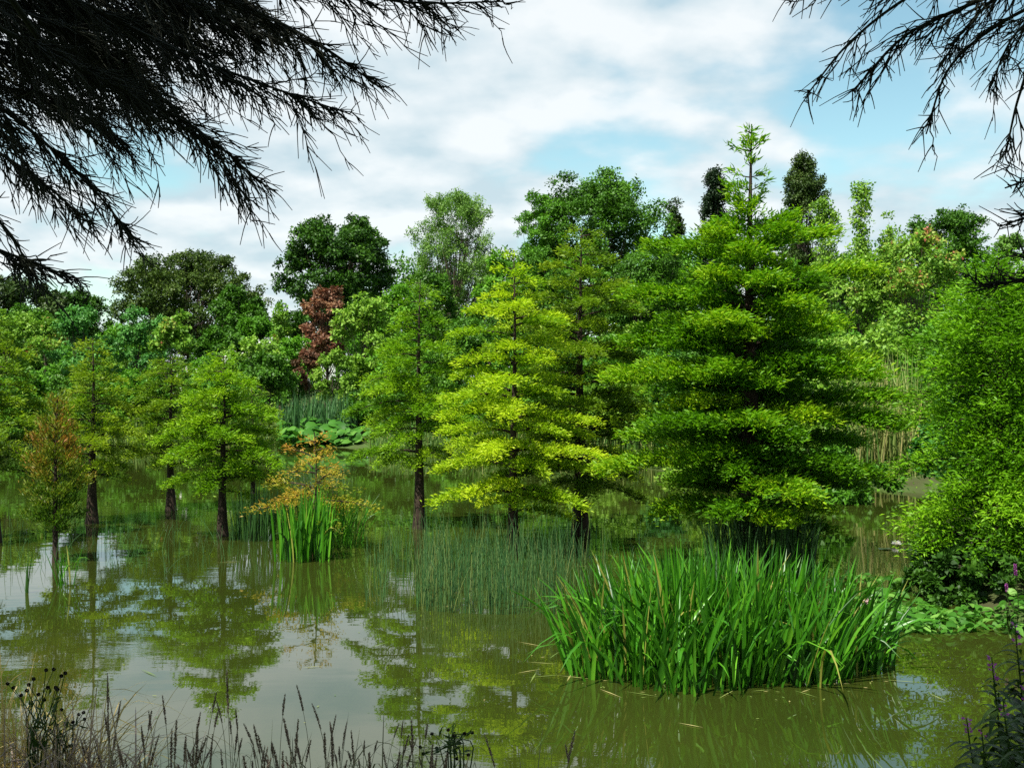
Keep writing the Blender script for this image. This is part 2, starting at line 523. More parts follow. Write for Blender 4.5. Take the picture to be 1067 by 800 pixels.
def cypress(label, px, d, top, bottom, halfw, mat, profile='cone', branches=40, leaf=0.088, lw=0.25, step=0.0100, spacing=0.042,
            rtrunk=0.10, rise=0.25, droop=0.30, yr=None, name='swamp_cypress', tipbias=0.5, leader=None, lean=0.0, up=0.26, basez=None,
            thick=0.04, cap=1.0, base=None, cat='tree', xoff=0.0, sub=0.40, fill=1.0, vgap=0.0, flat=1.0):
    rng = rng_for(label)
    x0 = (px - CX) / F_PX * d
    zt = at(px, top, d)[2]
    zb = at(px, bottom, d)[2]
    rad = halfw / F_PX * d
    gz = -0.45 if basez is None else basez
    root = thing(name, label, cat, (x0, d, max(gz, -0.0)))
    org = np.array([x0, d, max(gz, 0.0)])
    tb = Tubes()
    topz = zt if leader is None else at(px, leader, d)[2]
    base_p = np.array([x0 + lean, d, gz])
    top_p = np.array([x0 + xoff, d, topz])
    trunk_tube(tb, base_p, top_p, rtrunk, 0.008, 2.0, 0.03, rng, 16, 9)
    nb = branches
    u = (np.arange(nb) + rng.uniform(0, 0.8, nb)) / nb
    if vgap:                                     # gather boughs into tiers
        k = max(3, int((zt - zb) / vgap))
        az = np.arange(nb) * 2.39996 + rng.uniform(-.35, .35, nb)
        u = u + 0.85 * np.sin(u * k * 2 * np.pi + 1.9 * np.sin(az + px) + 1.1 * np.sin(2 * az + d)) / (k * 2 * np.pi)
    else:
        az = np.arange(nb) * 2.39996 + rng.uniform(-.35, .35, nb)
    pr = np.interp(u, *PROFILES[profile])
    Ln = 0.88 * rad * pr * rng.uniform(0.55, 1.18, nb) + 0.05
    zb_ = zb + (zt - zb) * u
    rs = rise * (0.6 + 0.9 * u) + rng.normal(0, .06 * flat, nb)
    zstart = zb_ - Ln * (rs - droop) * 0.7
    out = np.stack([np.cos(az), np.sin(az), 0 * az], -1)
    K = 7
    s = np.linspace(0, 1, K)[None, :, None]
    fr = (zstart - gz) / (topz - gz)
    cen = base_p[None] * (1 - fr[:, None]) + top_p[None] * fr[:, None]

    def bpos(i, q):
        """point on bough i at fraction q"""
        z = Ln[i] * (rs[i] * q - droop * q * q)
        wv = 0.06 * Ln[i] * np.sin(q * 3 + i)
        side = rot_z(out[i], np.full(len(np.atleast_1d(i)), np.pi / 2))
        return cen[i] + out[i] * (Ln[i] * q)[:, None] + side * wv[:, None] + np.stack([0 * z, 0 * z, z], -1)

    ii = np.repeat(np.arange(nb), K)
    qq = np.tile(np.linspace(0, 1, K), nb)
    BP = bpos(ii, qq).reshape(nb, K, 3)
    rb = (0.010 + 0.012 * Ln)[:, None] * np.linspace(1, 0.15, K)[None]
    tb.add(BP, rb, 5)
    # branchlets
    ns = np.maximum((Ln / spacing * fill).astype(int), 4)
    bi = np.repeat(np.arange(nb), ns)
    q = rng.uniform(0.05, 1.0, len(bi)) ** 0.85
    st = bpos(bi, q)
    sgn = rng.choice([-1, 1], len(bi))
    ang = sgn * (rng.uniform(0.25, 1.15, len(bi)) * (1.05 - 0.5 * q))
    sd = rot_z(out[bi], ang)
    ln = (sub * Ln[bi] * (1.08 - q) ** 0.6 * rng.uniform(0.5, 1.15, len(bi)) + 0.12)
    sd[:, 2] = (rs[bi] - 2 * droop * q) * 0.6 + rng.normal(0.02, 0.09 * flat, len(bi))
    sd = unit(sd)
    # leaflets
    nl = np.maximum((ln / step).astype(int), 5)
    li = np.repeat(np.arange(len(bi)), nl)
    w = rng.uniform(0, 1, len(li))
    p = st[li] + sd[li] * (ln[li] * w)[:, None]
    p[:, 2] -= 0.12 * ln[li] * w * w
    p += rng.normal(0, thick, p.shape)
    ld = rot_z(sd[li], rng.choice([-1, 1], len(li)) * rng.uniform(0.2, 1.1, len(li)))
    ld[:, 2] += rng.normal(up, 0.38, len(li))
    nr = np.array([-.1, -.2, 1.0]) + rng.normal(0, 0.75, (len(li), 3))
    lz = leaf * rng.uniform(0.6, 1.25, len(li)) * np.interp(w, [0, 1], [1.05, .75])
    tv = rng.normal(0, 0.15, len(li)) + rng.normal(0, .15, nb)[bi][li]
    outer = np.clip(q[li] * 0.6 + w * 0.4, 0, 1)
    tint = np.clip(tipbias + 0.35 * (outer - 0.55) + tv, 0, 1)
    if yr is not None:                          # another leaf colour towards the top
        hrel = (p[:, 2] - zb) / (zt - zb)
        tint = np.clip(tint + np.interp(hrel, np.linspace(0, 1, len(yr)), yr), 0, 1)
    Lv = Leaves()
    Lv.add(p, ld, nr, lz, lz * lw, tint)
    # leader with whorls of short sprays
    if leader is not None:
        arms = [(.99, .07, 3), (.90, .16, 3), (.76, .26, 4), (.60, .18, 2), (.44, .36, 2), (.28, .30, 3), (.12, .50, 4), (.02, .50, 5)]
        for fz, ml, na in arms:
            for k in range(na):
                a0 = rng.uniform(0, 6.28)
                l0 = ml * rng.uniform(.6, 1.15)
                el = rng.uniform(.15, .6)
                p0 = np.array([x0 + xoff, d, zt + fz * (topz - zt - .1)])
                q = np.linspace(0, 1, 6)
                arm = p0 + np.stack([np.cos(a0) * l0 * q, np.sin(a0) * l0 * q, el * l0 * q ** 1.4], -1)
                tb.add(arm, np.linspace(.010, .003, 6), 4)
                n = int(95 * l0) + 6
                w = rng.uniform(.25, 1.05, n)
                pp = np.stack([np.interp(w, q, arm[:, i_]) for i_ in range(3)], -1) + rng.normal(0, .03, (n, 3))
                dd = np.array([np.cos(a0), np.sin(a0), .6]) + rng.normal(0, .55, (n, 3))
                Lv.add(pp, dd, rng.normal(0, .7, (n, 3)) + [0, -.2, 1], leaf * rng.uniform(.8, 1.4, n), leaf * lw, np.clip(0.55 + rng.normal(0, .2, n), 0, 1))
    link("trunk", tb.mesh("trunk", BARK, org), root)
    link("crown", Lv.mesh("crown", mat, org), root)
    return root


def ball(rng, n, shell=0.5):
    v = unit(rng.normal(size=(n, 3)))
    return v * (rng.uniform(0, 1, n) ** shell)[:, None]


def broadleaf(label, px, d, top, bottom, halfw, mat, name='tree', shape='round', boughs=34, leaves=14000, leaf=0.22, aspect=0.62,
              rb=0.30, ground=None, trunk=0.22, bark=None, tipbias=0.45, depth=1.0, upright=0.0, cat='tree', group=None, gap=0.0, spread=0.16,
              flower=None, nflower=0, redtop=0.0, hang=0.25):
    rng = rng_for('%s%.1f' % (label, px))
    x0 = (px - CX) / F_PX * d
    zt, zb = at(px, top, d)[2], at(px, bottom, d)[2]
    rad = halfw / F_PX * d
    gz = float(ground_z(x0, d)) if ground is None else ground
    zb = max(zb, gz + 0.05)
    root = thing(name, label, cat, (x0, d, gz), group)
    org = np.array([x0, d, gz])
    H = zt - zb
    # bough centres
    b = []
    while len(b) < boughs:
        u = rng.uniform(0, 1)
        if shape == 'round':
            r = math.sqrt(max(0, 1 - (2 * u - 0.85) ** 2 / 1.33))
        elif shape == 'full':
            r = float(np.interp(u, [0, .3, .6, .8, .93, 1], [.85, 1, .95, .82, .6, .38]))
        elif shape == 'column':
            r = float(np.interp(u, [0, .15, .6, .9, 1], [.8, 1, .9, .55, .15]))
        elif shape == 'cone':
            r = float(np.interp(u, [0, .1, .5, 1], [.8, 1, .65, .05]))
        elif shape == 'shrub':
            r = float(np.interp(u, [0, .3, .7, .9, 1], [1.1, 1.05, .9, .65, .35]))
        else:
            r = float(np.interp(u, [0, .2, .5, .8, 1], [.3, .8, 1, .8, .35]))
        a = rng.uniform(0, 2 * np.pi)
        q = rng.uniform(0, 1) ** 0.42
        b.append((math.cos(a) * q * r, math.sin(a) * q * r * depth, u, r))
    b = np.array(b)
    br = rb * rng.uniform(0.7, 1.25, boughs) * min(rad, H * 0.6)
    rr = np.maximum(rad - br * 0.55, rad * 0.3)
    bc = np.stack([x0 + b[:, 0] * rr, d + b[:, 1] * rr, zb + br * 0.6 + b[:, 2] * np.maximum(H - br * 1.35, 0.1)], -1)
    tb = Tubes()
    tp = np.array([x0 + rng.normal(0, .05), d, zb + 0.62 * H])
    trunk_tube(tb, np.array([x0, d, gz - 0.1]), tp, trunk, trunk * 0.25, 1.4, 0.1, rng)
    for i in range(boughs):
        f = np.clip((bc[i, 2] - gz) * 0.55 / (tp[2] - gz), 0.15, 0.95)
        p0 = np.array([x0, d, gz]) * (1 - f) + tp * f
        p1 = bc[i]
        m = (p0 + p1) / 2 + np.array([0, 0, -0.08 * H])
        tb.add(spline([p0, m, p1], 6), np.linspace(trunk * .20, trunk * .04, 6), 5)
    # sub-clumps, then leaves
    ns = 9
    si = np.repeat(np.arange(boughs), ns)
    off = ball(rng, len(si), 0.45)
    off[:, 2] = off[:, 2] * 0.8 + 0.12
    sc = bc[si] + off * br[si][:, None]
    sr = br[si] * rng.uniform(0.28, 0.52, len(si))
    if upright:
        sc[:, 2] += upright * br[si] * rng.uniform(0, 1, len(si))
    keep = rng.uniform(0, 1, len(si)) > gap
    sc, sr, sidx = sc[keep], sr[keep], si[keep]
    wgt = sr ** 2
    li = rng.choice(len(sc), leaves, p=wgt / wgt.sum())
    g = ball(rng, leaves, 0.6) * np.array([1.15, 1.15, 0.8 + upright])
    p = sc[li] + g * sr[li][:, None] + rng.normal(0, leaf * 0.25, (leaves, 3))
    outw = unit(p - (bc[sidx][li] - np.array([0, 0, 0.3]) * br[sidx][li][:, None]))
    nr = outw * 0.8 + np.array([0, 0, 0.55]) + rng.normal(0, 0.55, (leaves, 3))
    dr = rng.normal(0, 1, (leaves, 3)) + outw * 0.5
    dr[:, 2] -= hang
    lz = leaf * rng.uniform(0.6, 1.3, leaves)
    tint = np.clip(tipbias + rng.normal(0, spread, leaves) + rng.normal(0, .13, boughs)[sidx][li], 0, 1)
    if redtop:
        hrel = (p[:, 2] - zb) / H
        tint = np.clip(tint + redtop * np.clip(hrel - 0.55, 0, 1) * rng.uniform(0, 2, boughs)[sidx][li], 0, 1)
    Lv = Leaves()
    Lv.add(p, dr, nr, lz, lz * aspect, tint)
    link("trunk", tb.mesh("trunk", bark or BARK2, org), root)
    link("crown", Lv.mesh("crown", mat, org), root)
    if flower is not None:
        k = rng.choice(len(sc), nflower)
        pf = np.repeat(sc[k] + unit(sc[k] - bc[sidx[k]]) * sr[k][:, None] * 0.6 + [0, 0, .1], 14, 0) + rng.normal(0, 0.11, (nflower * 14, 3))
        Lf = Leaves()
        Lf.add(pf, rng.normal(0, 1, pf.shape), rng.normal(0, .4, pf.shape) + [0, 0, 1], 0.15, 0.12, rng.uniform(0, 1, len(pf)))
        link("blossom", Lf.mesh("blossom", flower, org), root)
    return root


def plant_trees():
    # --- swamp cypresses standing in the water
    cypress("dark green swamp cypress cut off by the edge, beside the small rust-tipped one", -14, 18.0, 318, 495, 82, LM['cyp_mid'], 'cone', 42,
            rtrunk=0.09, droop=0.28, tipbias=0.42, lean=0.18)
    cypress("small swamp cypress with rust-red tips and a thin trunk", 58, 16.0, 412, 553, 32, LM['cyp_rust'], 'vase', 40, leaf=0.075, rtrunk=0.05,
            rise=1.0, droop=0.15, yr=(-0.60, -0.35, 0.08, 0.14, -0.1), tipbias=0.45, up=0.5, fill=1.7, spacing=0.035, sub=0.5)
    cypress("yellowish swamp cypress with a thick trunk, just behind the rust-tipped one", 96, 20.5, 352, 500, 64, LM['cyp_mid'], 'cone', 42, rtrunk=0.115, tipbias=0.62, vgap=0.5)
    cypress("mid green swamp cypress standing between the yellowish and the rounded ones", 178, 22.5, 372, 490, 58, LM['cyp_mid'], 'broadcone', 40, rtrunk=0.11, tipbias=0.42)
    cypress("rounded fresh green swamp cypress with a short bare trunk", 232, 18.8, 370, 512, 68, LM['cyp_green'], 'broadcone', 52, rtrunk=0.10, tipbias=0.55, vgap=0.4)
    cypress("small dark swamp cypress hidden behind the rounded green one", 263, 20.2, 400, 500, 34, LM['cyp_mid'], 'broadcone', 24, rtrunk=0.07, tipbias=0.3)
    cypress("sparse orange swamp cypress rising out of the small iris clump", 328, 17.3, 450, 550, 72, LM['cyp_orange'], 'vase', 22, leaf=0.07, rtrunk=0.028,
            rise=0.35, droop=0.25, yr=(-0.45, 0.10, 0.28), spacing=0.050, tipbias=0.42, sub=0.38, step=0.016)
    cypress("slender mid green swamp cypress with a conical top and a bare lower trunk", 437, 19.8, 292, 492, 76, LM['cyp_green'], 'cone', 52, rtrunk=0.115, tipbias=0.45,
            droop=0.33, vgap=.45)
    cypress("bright yellow-green swamp cypress with layered boughs", 535, 16.8, 270, 540, 98, LM['cyp_bright'], 'broadcone', 54, leaf=0.088, rtrunk=0.10, tipbias=0.56,
            droop=0.26, vgap=0.50, rise=0.22, sub=.46, step=.0095, flat=.7, thick=.032)
    cypress("broad olive green swamp cypress behind the bright yellow one", 605, 19.0, 238, 515, 108, LM['cyp_mid'], 'broadcone', 70, leaf=0.09, rtrunk=0.15, tipbias=0.45,
            droop=0.25)
    cypress("largest swamp cypress, deep green with a tall thin leader", 783, 15.4, 222, 547, 147, LM['cyp_big'], 'bigdome', 84, leaf=0.105, lw=0.25, rtrunk=0.21,
            tipbias=0.45, droop=0.22, rise=0.30, leader=130, vgap=0.56, up=0.26, spacing=0.036, xoff=-0.02, sub=.50, thick=.048, flat=.8, step=.0105)
    gz = float(ground_z((1038 - CX) / F_PX * 14.0, 14.0))
    cypress("bushy bright green cypress growing low on the bank beside the pale marsh leaves", 1042, 14.0, 268, 574, 102, LM['cyp_right'], 'dome', 110, leaf=0.088, lw=0.26,
            rtrunk=0.14, tipbias=0.48, droop=0.35, rise=0.35, basez=gz - 0.05, spacing=0.045, thick=0.08)


def plant_far_trees():
    B = broadleaf
    # skyline, from one side to the other
    B("low dark tree under the overhanging conifer, furthest along the skyline", 18, 92, 290, 372, 55, LM['conifer2'], boughs=44, leaves=25817, leaf=0.26, shape='full', rb=0.24)
    B("dark low tree with a knobbly top beside the brownish dome tree", 82, 96, 303, 372, 42, LM['oak'], boughs=47, leaves=25817, leaf=0.23, tipbias=0.4, shape='full', rb=0.24)
    B("wide brownish dome-shaped tree on the skyline", 196, 95, 260, 372, 80, LM['brown'], boughs=170, leaves=75000, leaf=0.23, rb=0.19, tipbias=0.45, shape='full')
    B("mid green tree in front of the brownish dome tree", 248, 80, 298, 372, 34, LM['ash'], boughs=51, leaves=28687, leaf=0.20, tipbias=0.42, shape='full', rb=0.24)
    B("dark oak with a lobed crown behind the copper-red tree", 352, 85, 223, 372, 70, LM['oak'], boughs=130, leaves=63112, leaf=0.26, rb=0.19, tipbias=0.5, shape='full')
    B("pale airy tree between the dark oak and the broad ash", 474, 76, 204, 372, 60, LM['pale'], boughs=150, leaves=52000, leaf=0.17, aspect=0.4, rb=0.17, upright=0.5, gap=0.03, tipbias=0.5, shape='full')
    B("tall broad green ash tree, highest crown on the skyline", 626, 76, 178, 372, 88, LM['ash'], boughs=130, leaves=80000, leaf=0.20, rb=0.21, tipbias=0.42, shape='full')
    B("light green ash limb-tree leaning out in front of the broad ash", 566, 74, 200, 372, 40, LM['bush'], boughs=80, leaves=36000, leaf=0.18, aspect=0.45, rb=0.22, tipbias=0.4, shape='full')
    B("small spiky dark conifer between the broad ash and the black column cypress", 702, 88, 212, 372, 22, LM['conifer2'], name='conifer', shape='cone', boughs=51, leaves=20080, leaf=0.19, rb=0.34, upright=0.5, tipbias=0.4)
    B("blackish narrow column cypress against the clouds", 746, 82, 178, 372, 22, LM['conifer'], name='conifer', shape='column', boughs=78, leaves=40162, leaf=0.18, rb=0.42, upright=0.9, tipbias=0.4)
    B("olive pointed conifer behind the largest swamp cypress", 838, 78, 160, 372, 30, LM['conifer2'], name='conifer', shape='column', boughs=95, leaves=45900, leaf=0.17, rb=0.34, upright=0.5, tipbias=0.55)
    B("round dark green tree above the red-tipped shrubs", 986, 88, 218, 372, 66, LM['ash'], boughs=110, leaves=51637, leaf=0.23, tipbias=0.25, shape='full', rb=0.19)
    B("pale far tree at the end of the skyline beside the overhanging twigs", 1062, 105, 243, 372, 34, LM['pale'], boughs=37, leaves=22950, leaf=0.24, tipbias=0.3, shape='full', rb=0.24)
    B("grey-green far tree behind the slender poplar saplings", 905, 100, 242, 372, 44, LM['pale'], boughs=40, leaves=22950, leaf=0.23, tipbias=0.15, shape='full', rb=0.24)
    B("bluish layered cedar below the broad ash", 680, 62, 252, 372, 52, LM['ash'], name='cedar', boughs=57, leaves=34425, leaf=0.16, aspect=0.4, tipbias=0.45, hang=-0.1, shape='full', rb=0.24)
    # garden bank: middle distance
    B("copper-red tree in front of the dark oak", 340, 63, 300, 378, 27, LM['red'], shape='oval', boughs=70, rb=0.22, leaves=8500, gap=.38, leaf=0.20, tipbias=0.5, trunk=0.12)
    B("light-leaved round tree beside the copper-red tree", 380, 56, 308, 412, 36, LM['light'], shape='oval', boughs=36, leaves=9000, leaf=0.20, tipbias=0.36, trunk=0.12)
    B("yellowish sapling just above the copper-red tree's side", 292, 64, 316, 400, 20, LM['lightred'], shape='oval', boughs=18, leaves=4000, leaf=0.19, tipbias=0.5, trunk=0.1)
    B("bluish green tree with pink tips behind the yellowish cypress", 84, 52, 318, 430, 34, LM['blue'], shape='oval', boughs=32, leaves=8000, leaf=0.17, tipbias=0.5, trunk=0.1)
    B("bluish green tree with a domed top beside the creamy shrub", 145, 54, 314, 430, 34, LM['blue'], shape='oval', boughs=34, leaves=8000, leaf=0.17, tipbias=0.45, trunk=0.1)
    B("pinkish-tipped light tree between two bluish trees and the brown dome", 180, 51, 322, 430, 25, LM['lightred'], shape='oval', boughs=24, leaves=5500, leaf=0.17, tipbias=0.42, trunk=0.1)
    B("speckled light tree behind the cut-off cypress", 8, 50, 312, 430, 34, LM['light'], shape='oval', boughs=28, leaves=6500, leaf=0.17, tipbias=0.4, trunk=0.1)
    B("low green tree with reddish tips behind the speckled one", 48, 60, 332, 430, 30, LM['lightred'], boughs=24, leaves=5500, leaf=0.18, tipbias=0.5, trunk=0.1)
    B("bushy red-tipped tree behind the reed strip", 950, 41, 238, 410, 62, LM['lightred'], shape='oval', boughs=110, leaves=17000, leaf=0.14, tipbias=0.42, rb=0.22, trunk=0.1, redtop=0.55)
    B("light green bushy tree behind the reed strip and the largest cypress", 898, 42, 262, 410, 40, LM['light'], shape='oval', boughs=44, leaves=11000, leaf=0.14, tipbias=0.36, trunk=0.1)
    B("taller slender poplar sapling with a bare-looking tip", 898, 43, 193, 400, 12, LM['light'], name='poplar', shape='column', boughs=60, leaves=6500, leaf=0.13, rb=0.75, upright=0.6, trunk=0.05, tipbias=0.45)
    B("shorter slender poplar sapling beside the taller one", 926, 44, 222, 400, 10, LM['light'], name='poplar', shape='column', boughs=44, leaves=4200, leaf=0.13, rb=0.75, upright=0.6, trunk=0.05, tipbias=0.42)
    B("leafy poplar top rising in front of the olive pointed conifer", 860, 44, 205, 400, 17, LM['light'], name='poplar', shape='column', boughs=60, leaves=7500, leaf=0.13, rb=0.6, upright=0.5, trunk=0.05, tipbias=0.42)
    S = lambda *a, **k: B(*a, name='shrub', cat='shrub', shape='shrub', trunk=0.06, **k)
    S("dark rounded bush above the blue-green reeds", 280, 50, 368, 425, 35, LM['ash'], boughs=22, leaves=10450, leaf=0.14, tipbias=0.42)
    S("creamy-flowered shrub between the bluish tree and the dark rounded bush", 212, 50, 374, 430, 35, LM['bush'], boughs=20, leaves=7980, leaf=0.15, flower=LM['white'], nflower=14)
    S("white-dotted shrub above the dark rounded bush", 262, 56, 352, 420, 40, LM['light'], boughs=20, leaves=7980, leaf=0.17, tipbias=0.34, flower=LM['white'], nflower=10)
    S("fresh green shrub left of the copper-red tree and under the yellowish sapling", 306, 58, 346, 410, 29, LM['bush'], boughs=18, leaves=7600, leaf=0.16, tipbias=0.5)
    S("dull maroon low shrub below the copper-red tree", 322, 54, 366, 410, 18, LM['red'], boughs=12, leaves=3800, leaf=0.14, tipbias=0.25)
    S("yellowish low shrub between the copper-red tree and the light-leaved round tree", 346, 53, 362, 425, 24, LM['light'], boughs=14, leaves=4940, leaf=0.14, tipbias=0.4)
    S("green shrub behind the slender cypress trunk", 420, 50, 352, 440, 43, LM['bush'], boughs=24, leaves=10450, leaf=0.16, tipbias=0.4)
    S("big shrub filling the bank behind the bright yellow cypress", 490, 52, 330, 450, 59, LM['ash'], boughs=30, leaves=15200, leaf=0.17, tipbias=0.45)
    S("low leafy shrub at the water's edge behind the bright yellow cypress", 560, 46, 380, 465, 59, LM['bush'], boughs=26, leaves=12350, leaf=0.16, tipbias=0.35)
    S("dark shrub at the water's edge behind the broad olive cypress", 650, 42, 350, 478, 59, LM['bush'], boughs=30, leaves=14250, leaf=0.16, tipbias=0.3)
    S("tall shrub behind the largest cypress, lower part", 735, 39, 330, 482, 62, LM['ash'], boughs=30, leaves=15200, leaf=0.16, tipbias=0.4)
    S("bushy shrub behind the largest cypress's trunk", 815, 36, 340, 490, 62, LM['bush'], boughs=30, leaves=15200, leaf=0.15, tipbias=0.3)
    S("green bush hidden between the largest cypress and the dry reeds", 880, 33, 372, 500, 45, LM['bush'], boughs=26, leaves=12350, leaf=0.13, tipbias=0.3)
    S("green bush behind the low bank cypress", 985, 30, 352, 500, 56, LM['bush'], boughs=28, leaves=14250, leaf=0.12, tipbias=0.35)
    S("bush showing beyond the low bank cypress by the overhanging twigs", 1058, 33, 300, 480, 51, LM['bush'], boughs=26, leaves=13300, leaf=0.13, tipbias=0.25)
    S("green bank bush behind the cut-off cypress trunk", 12, 47.5, 385, 462, 54, LM['bush'], boughs=24, leaves=10450, leaf=0.15, tipbias=0.3)
    S("green bank bush behind the yellowish cypress", 82, 48, 392, 462, 48, LM['ash'], boughs=22, leaves=9500, leaf=0.15, tipbias=0.45)
    S("green bank bush behind the mid green cypress", 150, 48, 390, 462, 54, LM['bush'], boughs=24, leaves=10450, leaf=0.15, tipbias=0.3)
    S("green bank bush behind the rounded cypress", 228, 48, 392, 462, 54, LM['bush'], boughs=24, leaves=10450, leaf=0.15, tipbias=0.25)
    S("low bank bush just behind the slender cypress crown", 402, 47.5, 405, 462, 40, LM['bush'], boughs=20, leaves=7980, leaf=0.14, tipbias=0.4)
    S("low bank bush between the slender and the bright yellow cypress", 468, 47, 395, 464, 45, LM['ash'], boughs=20, leaves=9120, leaf=0.15, tipbias=0.45)
    # the crowd of green shrubs that fills the bank behind the cypresses
    rng = rng_for('bank shrubs')
    mats = ('bush', 'ash', 'bush', 'light', 'blue')
    for i in range(66):
        px = -40 + (i % 22) * 53 + rng.uniform(-14, 14)
        row = i // 22
        x_est = (px - CX) / F_PX * 46
        d = float(shore_far(x_est)) + (2.0, 9.0, 21.0)[row] + rng.uniform(0, 3)
        if row == 1 and 280 < px < 385:
            continue
        if row == 0 and (275 < px < 385 or 870 < px < 975):
            continue
        base = CY + (CAM_H - float(ground_z((px - CX) / F_PX * d, d))) * F_PX / d
        hgt = (rng.uniform(1.7, 2.9), rng.uniform(3.0, 4.6), rng.uniform(3.4, 5.2))[row]
        B("green shrub in the crowd of shrubs behind the cypresses on the far bank", px, d, base - hgt / d * F_PX, base, rng.uniform(36, 50) * (47, 47, 68)[row] / d, LM[mats[int(rng.integers(0, 5))]],
          name='shrub', cat='shrub', shape='shrub', trunk=.05, boughs=24, leaves=8500, leaf=.15, tipbias=rng.uniform(.25, .42), group="shrubs crowding the far bank")
    wall = [(28, 322, 'ash'), (128, 338, 'bush'), (232, 338, 'ash'), (268, 330, 'bush'), (415, 296, 'bush'), (452, 278, 'ash'), (512, 268, 'bush'), (560, 258, 'ash'), (604, 262, 'bush'), (662, 276, 'ash'),
            (712, 268, 'bush'), (762, 272, 'ash'), (826, 262, 'bush'), (872, 268, 'ash'), (920, 262, 'bush'), (1020, 268, 'bush'), (1062, 290, 'ash'), (-20, 330, 'bush'), (1118, 285, 'ash'), (1180, 280, 'bush'), (1250, 290, 'ash'), (-90, 325, 'bush'), (-160, 320, 'ash')]
    rng = rng_for('wall')
    for px, top, mk in wall:
        B("green tree in the wall of foliage between the shrubs and the skyline trees", px, rng.uniform(58, 70), top + rng.uniform(-6, 6), 392, rng.uniform(30, 42), LM[mk], shape='full', boughs=46, leaves=13000,
          leaf=.20, aspect=.5, rb=.25, trunk=.14, tipbias=rng.uniform(.3, .5), group="trees in the wall of foliage behind the pond")
    S("dark leafy undergrowth in the hollow beneath the low bank cypress", 1050, 13.5, 566, 640, 96, LM['oak'], boughs=70, leaves=22000, leaf=.085, rb=.22, tipbias=.35)  # dark foliage added to stand in for the deep shade under the cypress
    S("dark low weeds spilling from the hollow towards the pale marsh leaves", 985, 13.3, 596, 640, 50, LM['oak'], boughs=40, leaves=9000, leaf=.08, rb=.24, tipbias=.45)  # second dark clump, added to carry the hollow's shade further out
    # dark trees that close the gaps low on the skyline
    for px, d, top, hw, lab in ((40, 120, 325, 70, "dim far tree behind the low dark skyline tree"), (262, 118, 318, 60, "dim far tree between the brownish dome and the oak"),
                                (430, 115, 262, 66, "dim far tree behind the pale airy tree"), (540, 112, 250, 60, "dim far tree behind the bright yellow cypress top"),
                                (720, 115, 268, 60, "dim far tree behind the small spiky conifer"), (800, 110, 262, 66, "dim far tree behind the largest cypress's leader"),
                                (1085, 98, 275, 60, "dim far tree at the edge beyond the low bank cypress")):
        B(lab, px, d, top, 400, hw, LM['ash'], boughs=26, leaves=8000, leaf=0.40, tipbias=0.3, rb=0.34)


plant_trees()
plant_far_trees()


# ------------------------------------------------------------------ water plants
def blades(rng, base, height, width, lean_dir, lean, K=7, droop=0.0, kink=0.0):
    """upright strap leaves: (n,K,3) centre lines and widths"""
    n = len(base)
    s = np.linspace(0, 1, K)[None]
    h = height[:, None]
    ox = lean[:, None] * h * s ** rng.uniform(1.05, 2.1, n)[:, None]
    z = h * (s - 0.30 * np.abs(lean[:, None]) * s ** 2.2 - droop[:, None] * np.clip(s - 0.6, 0, 1) ** 1.6 * 3)
    ox = ox + droop[:, None] * h * np.clip(s - 0.5, 0, 1) * 1.1
    P = base[:, None, :] + np.stack([lean_dir[:, None, 0] * ox, lean_dir[:, None, 1] * ox, z], -1)
    W = width[:, None] * np.interp(s, [0, .3, .7, .9, 1], [.65, 1, .85, .45, .03])
    return P, W


def iris(label, cx, cy, rx, ry, n, hmin, hmax, mat, wd=(0.018, 0.034), spread=0.35, bend=0.12, name='iris_clump', tip=0.5, root=None, fold=0.35, partname='foliage', yell=0.035):
    rng = rng_for(label)
    a = rng.uniform(0, 2 * np.pi, n)
    q = np.sqrt(rng.uniform(0, 1, n))
    ex, ey = np.cos(a) * q, np.sin(a) * q
    edge = 1 + 0.10 * np.sin(3 * a + cx) + 0.08 * np.sin(7 * a + 2)
    base = np.stack([cx + ex * rx * edge, cy + ey * ry * edge, np.full(n, -0.12)], -1)
    base[:, :2] += rng.normal(0, .03, (max(n // 8, 1), 2))[rng.integers(0, max(n // 8, 1), n)]
    h = (hmin + (hmax - hmin) * rng.uniform(0, 1, n) ** .7) * (1.0 - 0.22 * q ** 3) + 0.12
    la = np.arctan2(ey, ex) + rng.normal(0, 1.3, n)
    ld = np.stack([np.cos(la), np.sin(la)], -1)
    lean = np.abs(rng.normal(0, spread * 0.55, n)) + spread * 0.55 * q ** 2
    droop = np.where(rng.uniform(0, 1, n) < bend, rng.uniform(0.25, 0.8, n), 0.0)
    P, W = blades(rng, base, h, rng.uniform(*wd, n), ld, lean, 8, droop)
    fa = rng.uniform(0, np.pi, n)
    side = np.stack([np.cos(fa), np.sin(fa), 0 * fa], -1)
    tint = np.clip(rng.normal(tip, 0.24, n), 0, 0.9)
    tint[rng.uniform(0, 1, n) < yell] = 1.0
    r = thing(name, label, 'plant', (cx, cy, 0))
    link(partname, strips_mesh(partname, P, W, side, mat, tint, fold, (cx, cy, 0)), r)
    return r


def umbel(root, p, org, r=0.05, n=26, stem_to=None, mat=None):
    rng = np.random.default_rng(5)
    tb = Tubes()
    tb.add(spline([stem_to, (np.asarray(stem_to) + p) / 2 + [0.02, 0, 0], p], 6), np.full(6, 0.003), 4)
    o = link("flower_stalk", tb.mesh("flower_stalk", LM['irisdark'], org), root)
    v = ball(rng, n, 0.4)
    v[:, 2] = np.abs(v[:, 2]) * 0.6
    Lf = Leaves()
    for k in range(3):
        Lf.add(p + v * r, rng.normal(0, 1, v.shape), rng.normal(0, .5, v.shape) + [0, 0, 1], 0.022, 0.016, rng.uniform(0, 1, n))
    link("flower_head", Lf.mesh("flower_head", mat, org), root)


